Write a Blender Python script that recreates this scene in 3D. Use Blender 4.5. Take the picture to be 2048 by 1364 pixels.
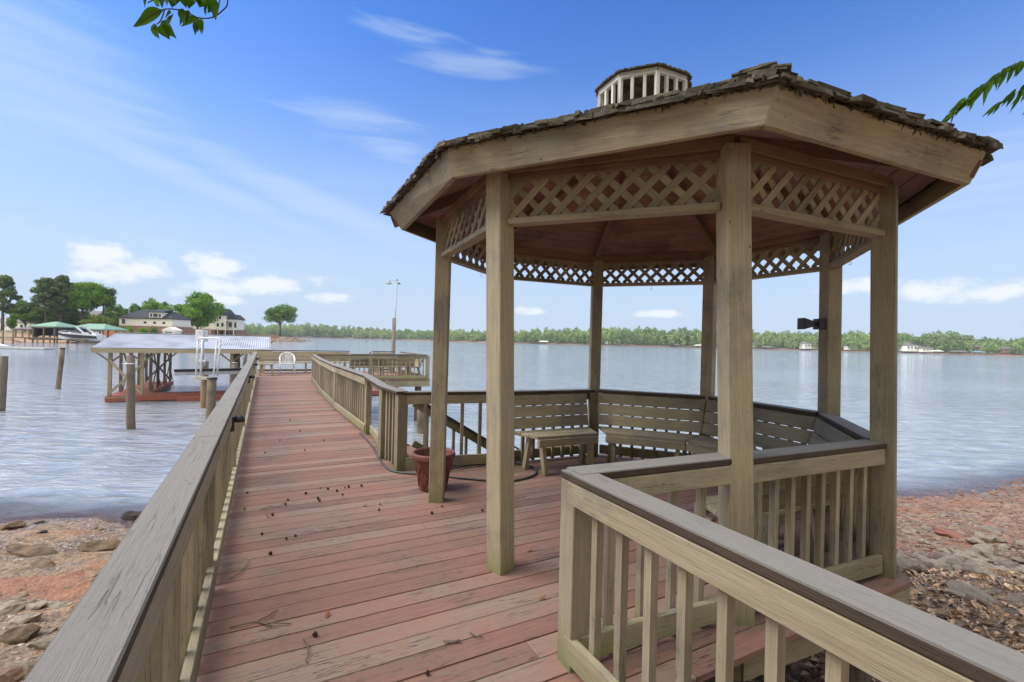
import bpy, bmesh, math, random
import numpy as np
from mathutils import Vector, Matrix, noise
R=random.Random(7); NR=np.random.default_rng(7)
for o in list(bpy.data.objects): bpy.data.objects.remove(o)
S=bpy.context.scene; C=S.collection
# ---------------------------------------------------------------- camera
FPX=937.6; ROLL=0.024; EYE=1.56
cam=bpy.data.cameras.new('camera'); co=bpy.data.objects.new('camera',cam); C.objects.link(co)
cam.sensor_width=36; cam.lens=FPX/2048*36; cam.clip_start=0.05; cam.clip_end=6000
co.matrix_world=Matrix.Translation((0,0,EYE))@Matrix.Rotation(math.pi/2,4,'X')@Matrix.Rotation(ROLL,4,'Z')
S.camera=co
S.view_settings.view_transform='Standard'; S.view_settings.look='None'; S.view_settings.gamma=1
S.view_settings.exposure=1.05
SUN_EL=math.radians(50); SUN_AZ=math.radians(-96)   # azimuth from +Y, clockwise
SUN_E=1.6
sd=bpy.data.lights.new('sun','SUN'); sd.energy=SUN_E; sd.angle=math.radians(42); sd.color=(1,.96,.9)
so=bpy.data.objects.new('sun',sd); C.objects.link(so)
tosun=Vector((math.sin(SUN_AZ)*math.cos(SUN_EL),math.cos(SUN_AZ)*math.cos(SUN_EL),math.sin(SUN_EL)))
so.rotation_euler=tosun.to_track_quat('Z','Y').to_euler()
# ---------------------------------------------------------------- world: sky and clouds
w=bpy.data.worlds.new('World'); S.world=w; w.use_nodes=True; nt=w.node_tree; nt.nodes.clear()
def N(nt,t,**k):
    n=nt.nodes.new(t)
    for a,b in k.items():
        if a=='ins':
            for i,v in b.items():
                if hasattr(v,'links') or isinstance(v,bpy.types.NodeSocket): nt.links.new(v,n.inputs[i])
                else: n.inputs[i].default_value=v
        else: setattr(n,a,b)
    return n
def M(nt,op,a,b=None,c=None,clamp=False):
    n=nt.nodes.new('ShaderNodeMath'); n.operation=op; n.use_clamp=clamp
    for i,v in enumerate((a,b,c)):
        if v is None: continue
        if isinstance(v,bpy.types.NodeSocket): nt.links.new(v,n.inputs[i])
        else: n.inputs[i].default_value=v
    return n.outputs[0]
def MIX(nt,f,a,b,bt='MIX'):
    n=nt.nodes.new('ShaderNodeMix'); n.data_type='RGBA'; n.blend_type=bt
    for i,v in ((0,f),(6,a),(7,b)):
        if isinstance(v,bpy.types.NodeSocket): nt.links.new(v,n.inputs[i])
        else: n.inputs[i].default_value=v if i==0 or len(v)==4 else (*v,1)
    return n.outputs[2]
def SM(nt,v,a,b,lo=0.0,hi=1.0):
    n=nt.nodes.new('ShaderNodeMapRange'); n.interpolation_type='SMOOTHSTEP'
    nt.links.new(v,n.inputs[0]); n.inputs[1].default_value=a; n.inputs[2].default_value=b; n.inputs[3].default_value=lo; n.inputs[4].default_value=hi
    return n.outputs[0]
sky=N(nt,'ShaderNodeTexSky',sky_type='NISHITA',sun_disc=False,sun_elevation=SUN_EL,sun_rotation=SUN_AZ,air_density=1.0,dust_density=0.6,ozone_density=2.2)
tc=N(nt,'ShaderNodeTexCoord'); sep=N(nt,'ShaderNodeSeparateXYZ',ins={0:tc.outputs['Generated']})
X,Y,Z=sep.outputs
az=M(nt,'ARCTAN2',X,Y); el=M(nt,'ARCSINE',Z)
def pxdir(px,py):
    dx,dy=px-1024,py-682; c,s=math.cos(ROLL),math.sin(ROLL)
    a,b=dx*c+dy*s,-dx*s+dy*c
    return math.atan2(a,FPX), math.atan2(-b,math.hypot(a,FPX))
def blobs(lst,az,el):
    out=None
    for (px,py,rx,ry,rot) in lst:
        a0,e0=pxdir(px,py); k=math.cos(a0)**2/FPX*1.0
        ra,re=rx*k,ry/FPX*math.cos(a0)
        da=M(nt,'SUBTRACT',az,a0); de=M(nt,'SUBTRACT',el,e0); c,s=math.cos(rot),math.sin(rot)
        u=M(nt,'ADD',M(nt,'MULTIPLY',da,c/ra),M(nt,'MULTIPLY',de,-s/ra)); v=M(nt,'ADD',M(nt,'MULTIPLY',da,s/re),M(nt,'MULTIPLY',de,c/re))
        q=M(nt,'SUBTRACT',1.0,M(nt,'ADD',M(nt,'MULTIPLY',u,u),M(nt,'MULTIPLY',v,v)))
        out=q if out is None else M(nt,'MAXIMUM',out,q)
    return out
cmb=N(nt,'ShaderNodeCombineXYZ',ins={0:M(nt,'MULTIPLY',az,1.0),1:M(nt,'MULTIPLY',el,1.7),2:0.0})
n1=N(nt,'ShaderNodeTexNoise',ins={'Vector':cmb.outputs[0],'Scale':22.0,'Detail':8.0,'Roughness':.6})
cum=blobs([(205,517,75,34,0),(255,540,100,28,-.15),(215,500,40,18,0),(425,530,70,28,0),(500,572,130,22,-.12),(455,600,55,12,0),(660,596,50,12,0),
           (1880,585,110,24,0),(1980,580,110,22,0),(1700,575,90,16,0),(1055,622,34,9,0),(1320,628,50,9,0),(2250,560,200,50,0),(-250,540,200,60,0),(3200,560,500,60,0)],az,el)
cumv=M(nt,'ADD',cum,M(nt,'MULTIPLY',M(nt,'SUBTRACT',n1.outputs[0],.5),4.6))
cumm=SM(nt,cumv,-.35,1.15)
# cirrus on a high flat layer
zz=M(nt,'ADD',M(nt,'MAXIMUM',Z,0.0),.12)
cc=N(nt,'ShaderNodeCombineXYZ',ins={0:M(nt,'DIVIDE',X,zz),1:M(nt,'DIVIDE',Y,zz),2:0.0})
mp=N(nt,'ShaderNodeMapping',ins={'Vector':cc.outputs[0],'Rotation':(0,0,math.radians(-28)),'Scale':(.55,1.5,1)})
n2=N(nt,'ShaderNodeTexNoise',ins={'Vector':mp.outputs[0],'Scale':1.1,'Detail':9.0,'Roughness':.55,'Distortion':.5})
st=N(nt,'ShaderNodeMapping',ins={'Vector':cmb.outputs[0],'Rotation':(0,0,math.radians(10)),'Scale':(3.0,16,1)})
n3=N(nt,'ShaderNodeTexNoise',ins={'Vector':st.outputs[0],'Scale':1.6,'Detail':6.0,'Roughness':.55,'Distortion':.9})
cir=blobs([(960,130,125,22,0),(700,236,130,30,0),(785,298,75,20,.1),(810,66,110,16,.1),(90,160,260,50,.15),(60,462,170,16,.14),(400,500,170,10,.08),(640,555,110,10,0),(1740,380,400,70,0),(2000,350,150,60,0)],az,el)
cirm=M(nt,'MULTIPLY',SM(nt,M(nt,'ADD',cir,M(nt,'MULTIPLY',M(nt,'SUBTRACT',n3.outputs[0],.5),5.0)),-.8,2.2),.4)
lng=blobs([(300,320,430,26,.30),(-100,60,600,170,.2),(640,410,300,30,.3),(120,190,300,40,.2)],az,el)
lngm=M(nt,'MULTIPLY',SM(nt,M(nt,'ADD',lng,M(nt,'MULTIPLY',M(nt,'SUBTRACT',n3.outputs[0],.5),1.8)),-.5,1.3),.4)
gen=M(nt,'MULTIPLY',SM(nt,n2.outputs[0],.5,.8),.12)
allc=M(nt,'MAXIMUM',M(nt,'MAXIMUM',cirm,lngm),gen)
hs=N(nt,'ShaderNodeHueSaturation',ins={'Hue':.512,'Saturation':1.12,'Value':1.0,'Color':sky.outputs[0]})
tint=MIX(nt,1.0,hs.outputs[0],(.33,.60,.84),'MULTIPLY')
hz=SM(nt,el,.0,.75,1.0,0.0)
base=MIX(nt,M(nt,'MULTIPLY',M(nt,'POWER',hz,1.8),.97),tint,(2.25,2.72,3.42))
sk1=MIX(nt,allc,base,(2.5,3.0,3.7))
sk2=MIX(nt,M(nt,'MULTIPLY',cumm,.95),sk1,(3.5,3.65,3.85))
# unseen bright cloud added overhead and behind the viewpoint to lift the ambient light
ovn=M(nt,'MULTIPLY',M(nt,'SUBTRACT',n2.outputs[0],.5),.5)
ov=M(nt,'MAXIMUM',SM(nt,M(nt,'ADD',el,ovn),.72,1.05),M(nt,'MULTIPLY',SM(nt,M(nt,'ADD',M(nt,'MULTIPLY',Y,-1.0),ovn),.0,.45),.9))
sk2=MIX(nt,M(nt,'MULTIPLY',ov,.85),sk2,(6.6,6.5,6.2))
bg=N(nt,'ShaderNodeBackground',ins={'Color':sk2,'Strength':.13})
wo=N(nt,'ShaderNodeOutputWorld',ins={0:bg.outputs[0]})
S.cycles.samples=128
# ---------------------------------------------------------------- frames of reference
def U(px,py,z):
    dx,dy=px-1024,py-682; c,s=math.cos(ROLL),math.sin(ROLL)
    a,b=dx*c+dy*s,-dx*s+dy*c; d=(EYE-z)*FPX/b
    return Vector((a/FPX*d,d,z))
def UD(px,py,d):          # point of a ray at ground distance d
    dx,dy=px-1024,py-682; c,s=math.cos(ROLL),math.sin(ROLL)
    a,b=dx*c+dy*s,-dx*s+dy*c
    return Vector((a/FPX*d,d,EYE-b/FPX*d))
E1=Vector((-.466,.885,0)).normalized(); E2=Vector((E1.y,-E1.x,0))
def W(s,t,z=0): return E2*s+E1*t+Vector((0,0,z))
def ST(p): return p.dot(E2),p.dot(E1)
WZ=-1.6
UP=Vector((0,0,1))
# ---------------------------------------------------------------- mesh builder
class MB:
    def __init__(s): s.v=[];s.f=[];s.uv=[];s.r=[];s.smooth=[]
    def face(s,pts,uv=None,r=None,sm=False):
        i=len(s.v); s.v+= [tuple(p) for p in pts]; s.f.append(tuple(range(i,i+len(pts))))
        s.uv+= uv if uv else [(p[0],p[1]) for p in pts]; s.r.append(R.random() if r is None else r); s.smooth.append(sm)
    def hexa(s,A,B,r=None):   # A,B: four points each (start ring, end ring)
        if r is None: r=R.random()
        A=[Vector(p) for p in A]; B=[Vector(p) for p in B]
        i=len(s.v); s.v+= [tuple(p) for p in A+B]
        ou,ov=R.random()*40,R.random()*40
        L=(sum(B,Vector())-sum(A,Vector())).length/4
        # orientation check
        c=(sum(A,Vector())+sum(B,Vector()))/8
        per=0
        ax=(sum(B,Vector())/4-sum(A,Vector())/4)
        n=(A[1]-A[0]).cross(A[2]-A[1]); flip= n.dot(ax)>0
        for k in range(4):
            k2=(k+1)%4; wd=(A[k2]-A[k]).length
            f=[i+k,i+k2,i+4+k2,i+4+k]; uv=[(ou,ov+per),(ou,ov+per+wd),(ou+L,ov+per+wd),(ou+L,ov+per)]
            if flip: pass
            else: f.reverse(); uv.reverse()
            s.f.append(tuple(f)); s.uv+=uv; s.r.append(r); s.smooth.append(False); per+=wd
        w1=(A[1]-A[0]).length; w2=(A[3]-A[0]).length
        fa=[i,i+3,i+2,i+1]; ua=[(ou,ov),(ou+w2*.1,ov),(ou+w2*.1,ov+w1),(ou,ov+w1)]
        fb=[i+4,i+5,i+6,i+7]; ub=[(ou,ov),(ou,ov+w1),(ou+w2*.1,ov+w1),(ou+w2*.1,ov)]
        if not flip: fa.reverse();fb.reverse()
        s.f.append(tuple(fa)); s.uv+=ua; s.r.append(r); s.smooth.append(False)
        s.f.append(tuple(fb)); s.uv+=ub; s.r.append(r); s.smooth.append(False)
    def board(s,a,b,side,up,r=None):  # a,b: centre line; side, up: full-size vectors
        a=Vector(a);b=Vector(b);h=Vector(side)/2;u=Vector(up)/2
        s.hexa([a-h-u,a+h-u,a+h+u,a-h+u],[b-h-u,b+h-u,b+h+u,b-h+u],r)
    def beam(s,a,b,w,t,upv=UP,r=None): # width w sideways, t along up
        a=Vector(a);b=Vector(b);d=(b-a).normalized(); sd=d.cross(upv)
        if sd.length<1e-4: sd=Vector((1,0,0))
        sd.normalize(); u=sd.cross(d).normalized()
        s.board(a,b,sd*w,u*t,r)
    def box(s,c,sz,rz=0,r=None):
        c=Vector(c); x=Vector((math.cos(rz),math.sin(rz),0)); y=Vector((-x.y,x.x,0))
        s.board(c-x*sz[0]/2,c+x*sz[0]/2,y*sz[1],UP*sz[2],r)
    def tube(s,pts,rad,n=10,cap=True,r=None):
        if r is None: r=R.random()
        pts=[Vector(p) for p in pts]
        if not hasattr(rad,'__len__'): rad=[rad]*len(pts)
        rings=[];prev=None;u=0;ou=R.random()*30
        for k,p in enumerate(pts):
            d=(pts[min(k+1,len(pts)-1)]-pts[max(k-1,0)]).normalized()
            if prev is None: x=d.orthogonal().normalized()
            else: x=(prev-d*prev.dot(d)).normalized()
            prev=x; y=d.cross(x)
            if k: u+=(p-pts[k-1]).length
            i=len(s.v); s.v+=[tuple(p+(x*math.cos(a)+y*math.sin(a))*rad[k]) for a in [2*math.pi*j/n for j in range(n)]]
            rings.append((i,u))
        for k in range(len(rings)-1):
            (i,u0),(j,u1)=rings[k],rings[k+1]
            for q in range(n):
                q2=(q+1)%n; v0=q/n*.8;v1=(q+1)/n*.8
                s.f.append((i+q,i+q2,j+q2,j+q)); s.uv+=[(ou+u0,v0),(ou+u0,v1),(ou+u1,v1),(ou+u1,v0)]; s.r.append(r); s.smooth.append(True)
        if cap:
            i=rings[0][0]; s.f.append(tuple(range(i+n-1,i-1,-1))); s.uv+=[(0,0)]*n; s.r.append(r); s.smooth.append(False)
            i=rings[-1][0]; s.f.append(tuple(range(i,i+n))); s.uv+=[(0,0)]*n; s.r.append(r); s.smooth.append(False)
    def lathe(s,prof,c,n=24,r=None):
        if r is None: r=R.random()
        c=Vector(c);i0=len(s.v)
        for (rr,z) in prof:
            s.v+=[(c.x+rr*math.cos(2*math.pi*j/n),c.y+rr*math.sin(2*math.pi*j/n),c.z+z) for j in range(n)]
        for k in range(len(prof)-1):
            for q in range(n):
                q2=(q+1)%n;a=i0+k*n;b=a+n
                s.f.append((a+q,a+q2,b+q2,b+q)); s.uv+=[(q/n,prof[k][1]),((q+1)/n,prof[k][1]),((q+1)/n,prof[k+1][1]),(q/n,prof[k+1][1])]; s.r.append(r); s.smooth.append(True)
    def arr(s,V,F,r=None,sm=False): # numpy verts, faces
        i=len(s.v); s.v+= [tuple(p) for p in V]; rr=R.random() if r is None else r
        for f in F:
            s.f.append(tuple(int(q)+i for q in f)); s.uv+=[(float(V[int(q)][0]),float(V[int(q)][1])) for q in f]; s.r.append(rr); s.smooth.append(sm)
    def build(s,name,mat,parent=None,bevel=0):
        me=bpy.data.meshes.new(name); me.from_pydata(s.v,[],s.f); me.update()
        uv=me.uv_layers.new(name='UVMap'); uv.data.foreach_set('uv',np.array(s.uv,dtype=np.float32).ravel())
        at=me.attributes.new('rnd','FLOAT','FACE'); at.data.foreach_set('value',np.array(s.r,dtype=np.float32))
        me.polygons.foreach_set('use_smooth',s.smooth)
        if mat: me.materials.append(mat)
        o=bpy.data.objects.new(name,me); C.objects.link(o)
        if parent:
            o.parent=parent
            me.transform(Matrix.Translation(-parent_world(parent)))
        if bevel:
            m=o.modifiers.new('bevel','BEVEL'); m.width=bevel; m.segments=1; m.limit_method='ANGLE'; m.angle_limit=.8
        return o
def parent_world(o):
    v=Vector(o.location)
    while o.parent: o=o.parent; v+=Vector(o.location)
    return v
def fastmesh(name,V,F,rnd,mat,parent=None,smooth=False):
    """V (n,3) ; F (m,k) ; rnd per face"""
    me=bpy.data.meshes.new(name); n=len(V);m,k=F.shape
    if parent is not None: V=V-np.array(parent_world(parent))
    me.vertices.add(n); me.vertices.foreach_set('co',V.astype(np.float32).ravel())
    me.loops.add(m*k); me.loops.foreach_set('vertex_index',F.astype(np.int32).ravel())
    me.polygons.add(m); me.polygons.foreach_set('loop_start',np.arange(0,m*k,k,dtype=np.int32))
    try: me.polygons.foreach_set('loop_total',np.full(m,k,dtype=np.int32))
    except Exception: pass
    me.update(calc_edges=True)
    at=me.attributes.new('rnd','FLOAT','FACE'); at.data.foreach_set('value',rnd.astype(np.float32))
    me.polygons.foreach_set('use_smooth',np.full(m,smooth))
    me.materials.append(mat); me.validate()
    o=bpy.data.objects.new(name,me); C.objects.link(o)
    if parent: o.parent=parent
    return o
def tag(o,label=None,cat=None,group=None,kind=None):
    for k,v in (('label',label),('category',cat),('group',group),('kind',kind)):
        if v: o[k]=v
    return o
def thing(name,loc,label,cat,group=None):
    o=bpy.data.objects.new(name,None); C.objects.link(o); o.location=loc; o.empty_display_size=.1
    return tag(o,label,cat,group)
# ---------------------------------------------------------------- materials
def newmat(name):
    m=bpy.data.materials.new(name); m.use_nodes=True; nt=m.node_tree; nt.nodes.clear()
    out=N(nt,'ShaderNodeOutputMaterial'); p=N(nt,'ShaderNodeBsdfPrincipled'); nt.links.new(p.outputs[0],out.inputs[0])
    return m,nt,p
def wood(name,col,col2,dirt,grain=.35,gap=.0,rough=.75,bump=.25,wear=None,weararm=(.5,.75),specks=.5,topgrey=None,algae=None,rv=.18,crack=.0):
    m,nt,p=newmat(name)
    uv=N(nt,'ShaderNodeUVMap').outputs[0]; geo=N(nt,'ShaderNodeNewGeometry')
    at=N(nt,'ShaderNodeAttribute',attribute_name='rnd').outputs['Fac']
    ms=N(nt,'ShaderNodeMapping',ins={'Vector':uv,'Scale':(2.2,45,1)})
    g=N(nt,'ShaderNodeTexNoise',ins={'Vector':ms.outputs[0],'Scale':1.0,'Detail':8.0,'Roughness':.72,'Distortion':.35}).outputs[0]
    mf=N(nt,'ShaderNodeMapping',ins={'Vector':uv,'Scale':(7,220,1)})
    gf=N(nt,'ShaderNodeTexNoise',ins={'Vector':mf.outputs[0],'Scale':1.0,'Detail':3.0,'Roughness':.6}).outputs[0]
    big=N(nt,'ShaderNodeTexNoise',ins={'Vector':geo.outputs['Position'],'Scale':1.7,'Detail':7.0,'Roughness':.62}).outputs[0]
    sm=N(nt,'ShaderNodeTexNoise',ins={'Vector':geo.outputs['Position'],'Scale':22.0,'Detail':5.0,'Roughness':.7}).outputs[0]
    c=MIX(nt,SM(nt,g,.35,.7),col,col2)
    gd=M(nt,'MULTIPLY',SM(nt,gf,.5,.78),grain)
    c=MIX(nt,gd,c,dirt)
    c=MIX(nt,M(nt,'MULTIPLY',SM(nt,big,.46,.74),.62),c,dirt)
    if wear:
        wv=M(nt,'ADD',M(nt,'MULTIPLY',big,.55),M(nt,'ADD',M(nt,'MULTIPLY',g,.35),M(nt,'MULTIPLY',sm,.25)))
        wv=M(nt,'ADD',wv,M(nt,'MULTIPLY',M(nt,'SUBTRACT',at,.5),.16))
        c=MIX(nt,SM(nt,wv,*weararm),c,wear)
    if topgrey:
        nz=N(nt,'ShaderNodeSeparateXYZ',ins={0:geo.outputs['Normal']}).outputs[2]
        tg=M(nt,'MULTIPLY',SM(nt,nz,.5,.9),SM(nt,M(nt,'ADD',M(nt,'MULTIPLY',g,.7),M(nt,'MULTIPLY',sm,.3)),.25,.5,.65,1.0))
        c=MIX(nt,tg,c,topgrey)
    if crack:
        mc=N(nt,'ShaderNodeMapping',ins={'Vector':uv,'Scale':(1.3,26,1)})
        ck=N(nt,'ShaderNodeTexNoise',ins={'Vector':mc.outputs[0],'Scale':1.0,'Detail':4.0,'Roughness':.55,'Distortion':.2}).outputs[0]
        ckm=SM(nt,M(nt,'ABSOLUTE',M(nt,'SUBTRACT',ck,.5)),.0,.012,1.0,0.0)
        ckm=M(nt,'MULTIPLY',ckm,SM(nt,big,.42,.6)); ckm=M(nt,'MULTIPLY',ckm,crack)
        c=MIX(nt,ckm,c,(.02,.014,.01))
    if specks:
        vo=N(nt,'ShaderNodeTexVoronoi',feature='F1',ins={'Vector':N(nt,'ShaderNodeMapping',ins={'Vector':uv,'Scale':(7,14,1)}).outputs[0],'Scale':1.0})
        sp=M(nt,'MULTIPLY',SM(nt,vo.outputs[0],.03,.085,1,0),SM(nt,N(nt,'ShaderNodeSeparateColor',ins={0:vo.outputs[1]}).outputs[0],45e-2,.5))
        c=MIX(nt,M(nt,'MULTIPLY',sp,specks),c,(.03,.018,.01))
        spl=SM(nt,sm,.66,.74); c=MIX(nt,M(nt,'MULTIPLY',spl,.25*specks),c,(.05,.035,.02))
    if algae:
        pz=N(nt,'ShaderNodeSeparateXYZ',ins={0:geo.outputs['Position']}).outputs[2]
        al=M(nt,'MULTIPLY',M(nt,'MULTIPLY',SM(nt,M(nt,'ADD',pz,M(nt,'MULTIPLY',big,.6)),.22,.52,1,0),SM(nt,pz,-.12,.02,.08,1)),algae)
        c=MIX(nt,al,c,(.16,.19,.05))
    hv=N(nt,'ShaderNodeHueSaturation',ins={'Hue':.5,'Saturation':M(nt,'ADD',1.0-rv*.3,M(nt,'MULTIPLY',at,rv*.6)),'Value':M(nt,'ADD',1.0-rv,M(nt,'MULTIPLY',at,rv*2)),'Fac':1.0,'Color':c})
    nt.links.new(hv.outputs[0],p.inputs['Base Color'])
    p.inputs['Roughness'].default_value=rough; p.inputs['Specular IOR Level'].default_value=.3
    hgt=M(nt,'ADD',M(nt,'MULTIPLY',g,.7),M(nt,'ADD',M(nt,'MULTIPLY',gf,.4),M(nt,'MULTIPLY',sm,.25)))
    if crack: hgt=M(nt,'SUBTRACT',hgt,M(nt,'MULTIPLY',ckm,1.0))
    b=N(nt,'ShaderNodeBump',ins={'Height':hgt,'Strength':bump,'Distance':.01}); nt.links.new(b.outputs[0],p.inputs['Normal'])
    return m
def plain(name,col,rough=.6,metal=0,var=.12,scale=6,col2=None,bump=0,emit=None,trans=0):
    m,nt,p=newmat(name); geo=N(nt,'ShaderNodeNewGeometry')
    n=N(nt,'ShaderNodeTexNoise',ins={'Vector':geo.outputs['Position'],'Scale':float(scale),'Detail':6.0,'Roughness':.6}).outputs[0]
    at=N(nt,'ShaderNodeAttribute',attribute_name='rnd').outputs['Fac']
    c2=col2 or tuple(x*.6 for x in col)
    c=MIX(nt,SM(nt,n,.4,.72),col,c2)
    hv=N(nt,'ShaderNodeHueSaturation',ins={'Value':M(nt,'ADD',1-var,M(nt,'MULTIPLY',at,2*var)),'Color':c})
    nt.links.new(hv.outputs[0],p.inputs['Base Color']); p.inputs['Roughness'].default_value=rough; p.inputs['Metallic'].default_value=metal
    if bump:
        b=N(nt,'ShaderNodeBump',ins={'Height':n,'Strength':bump,'Distance':.02}); nt.links.new(b.outputs[0],p.inputs['Normal'])
    return m
PAINT=wood('tan_paint',(.42,.355,.23),(.335,.275,.165),(.13,.10,.06),algae=.75,crack=.6,bump=.4,grain=.6,specks=.85,wear=(.27,.25,.21),weararm=(.54,.8),rv=.26)
PAINTF=wood('tan_paint_far',(.42,.35,.22),(.35,.28,.17),(.2,.15,.09),specks=0,bump=.1)
DECK=wood('red_deck_paint',(.335,.168,.122),(.255,.12,.083),(.12,.07,.05),grain=.85,wear=(.27,.20,.155),weararm=(.47,.74),bump=.45,specks=.6,crack=.9,rv=.16,rough=.7)
DOCKRED=wood('red_dock_paint',(.34,.11,.07),(.27,.085,.055),(.13,.07,.055),wear=(.24,.15,.12),weararm=(.6,.8),specks=0,bump=.2)
CAP=wood('brown_cap_paint',(.095,.068,.048),(.065,.046,.032),(.03,.022,.016),grain=.6,topgrey=(.26,.24,.215),bump=.9,specks=.9,crack=.3,rough=.85)
CEIL=wood('ceiling_boards',(.34,.185,.125),(.23,.12,.08),(.04,.02,.012),grain=.7,bump=.3,specks=.3)
BEAMW=wood('brown_beam',(.30,.19,.12),(.22,.13,.08),(.08,.045,.03),grain=.6,bump=.3)
WEATH=wood('weathered_wood',(.26,.21,.15),(.17,.135,.095),(.06,.045,.03),grain=.8,bump=.6,specks=.4,crack=.9)
WHITEW=wood('white_paint',(.80,.78,.68),(.68,.66,.56),(.15,.12,.08),grain=.5,bump=.3,specks=.5)
SHING=plain('mossy_shingle',(.13,.11,.075),.95,0,.5,14,(.06,.058,.033),1.0)
BLACK=plain('black_metal',(.018,.016,.015),.45)
GALV=plain('galvanised_metal',(.5,.5,.52),.4,.6)
WHITEP=plain('white_plastic',(.8,.8,.78),.4)
CREAM=plain('cream_siding',(.82,.78,.66),.8,0,.05,2,(.74,.70,.6))
BRICK=plain('brick_wall',(.30,.17,.12),.9,0,.1,1.5,(.22,.13,.10))
SLATE=plain('dark_roof',(.035,.038,.045),.85,0,.1,2)
GREYR=plain('grey_shingle_roof',(.20,.17,.16),.9,0,.1,2)
GREENR=plain('green_metal_roof',(.22,.36,.24),.5,0,.08,2,(.18,.3,.2))
GLASS=plain('window_glass',(.02,.025,.03),.1)
TERRA=plain('terracotta',(.20,.06,.035),.6,0,.05,18,(.12,.038,.026),.3)
SOIL=plain('soil',(.05,.03,.02),.95)
HOSE=plain('hose_rubber',(.07,.075,.07),.5)
BARK=plain('bark',(.13,.10,.08),.95,0,.15,3,(.07,.05,.04),.6)
# foliage: diffuse + a little light coming through the leaf
def foliage(name,c1,c2,trans=.3,rough=.6,scale=.35):
    m=bpy.data.materials.new(name); m.use_nodes=True; nt=m.node_tree; nt.nodes.clear(); out=N(nt,'ShaderNodeOutputMaterial')
    geo=N(nt,'ShaderNodeNewGeometry'); at=N(nt,'ShaderNodeAttribute',attribute_name='rnd').outputs['Fac']
    n=N(nt,'ShaderNodeTexNoise',ins={'Vector':geo.outputs['Position'],'Scale':scale,'Detail':4.0}).outputs[0]
    f=M(nt,'ADD',M(nt,'MULTIPLY',at,.55),M(nt,'MULTIPLY',SM(nt,n,.35,.65),.45))
    c=MIX(nt,f,c1,c2)
    p=N(nt,'ShaderNodeBsdfPrincipled',ins={'Base Color':c,'Roughness':rough}); p.inputs['Specular IOR Level'].default_value=.25
    t=N(nt,'ShaderNodeBsdfTranslucent',ins={'Color':MIX(nt,1.0,c,(1.3,1.5,.6),'MULTIPLY')})
    mx=N(nt,'ShaderNodeMixShader',ins={0:trans,1:p.outputs[0],2:t.outputs[0]}); nt.links.new(mx.outputs[0],out.inputs[0])
    return m
LEAFG=foliage('leaf_fresh_green',(.06,.14,.015),(.25,.40,.05),.4)
LEAFD=foliage('leaf_dark_green',(.05,.11,.025),(.18,.28,.06),.3)
LEAFP=foliage('leaf_pine',(.05,.085,.03),(.16,.21,.08),.25)
LEAFY=foliage('leaf_yellow_green',(.09,.13,.02),(.22,.26,.05),.3)
LEAFW=foliage('leaf_far_wood',(.07,.14,.035),(.36,.44,.12),.25,.8,.016)
LEAFN=foliage('leaf_near_branch',(.03,.08,.008),(.12,.22,.015),.45,1.0)
# ---------------------------------------------------------------- ground
SHORE=[(-400,60),(-60,14),(-20,8.6),(-8.4,7.75),(-4,8.0),(0,8.6),(4,9.0),(8.5,10.2),(12.6,11.6),(30,19),(80,30),(400,70)]
sx=np.array([p[0] for p in SHORE]); sy=np.array([p[1] for p in SHORE])
def ground_z(x,y):
    s=(np.interp(x,sx,sy)-y)*np.clip(1/(1+np.maximum(np.abs(x)-15,0)/60),.3,1)
    sp=np.clip(s,0,14)
    return np.where(s>0,WZ+.085*sp+.0065*sp*sp,np.maximum(WZ+.09*s,-4.5))
def axis(lo,hi,step,ext):
    a=list(np.arange(lo,hi,step)); st=step; p=hi
    up=[];
    while p<ext: up.append(p); st*=1.22; p+=st
    up.append(ext); dn=[];st=step;p=lo
    while p>-ext: st*=1.22; p-=st; dn.append(max(p,-ext))
    return np.array(dn[::-1]+a+up)
def grid(xs,ys,fz):
    XX,YY=np.meshgrid(xs,ys); ZZ=fz(XX,YY); V=np.stack([XX.ravel(),YY.ravel(),ZZ.ravel()],1)
    nx,ny=len(xs),len(ys); i=np.arange(nx*ny).reshape(ny,nx)
    F=np.stack([i[:-1,:-1].ravel(),i[:-1,1:].ravel(),i[1:,1:].ravel(),i[1:,:-1].ravel()],1)
    return V,F
def vnoise(x,y,f,seed=0):
    rs=np.random.default_rng(seed); T=rs.random((256,256)); X=x*f+1000;Yv=y*f+1000
    xi=np.floor(X).astype(int);yi=np.floor(Yv).astype(int);fx=X-xi;fy=Yv-yi;fx=fx*fx*(3-2*fx);fy=fy*fy*(3-2*fy)
    a=T[xi%256,yi%256];b=T[(xi+1)%256,yi%256];c=T[xi%256,(yi+1)%256];d=T[(xi+1)%256,(yi+1)%256]
    return (a*(1-fx)+b*fx)*(1-fy)+(c*(1-fx)+d*fx)*fy-.5
def gz_full(x,y):
    z=ground_z(x,y)
    k=((np.abs(x)<25)&(np.abs(y)<25)).astype(float)
    s=np.interp(x,sx,sy)-y
    amp=np.clip(.4+s*.25,.15,1)
    z=z+k*amp*(vnoise(x,y,.55,1)*.16+vnoise(x,y,1.7,2)*.07+vnoise(x,y,5,3)*.028+vnoise(x,y,12,4)*.012)
    return z
gx=axis(-12,15,.085,1600.); gy=axis(-1,14,.085,1600.)
V,F=grid(gx,gy,gz_full)
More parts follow.
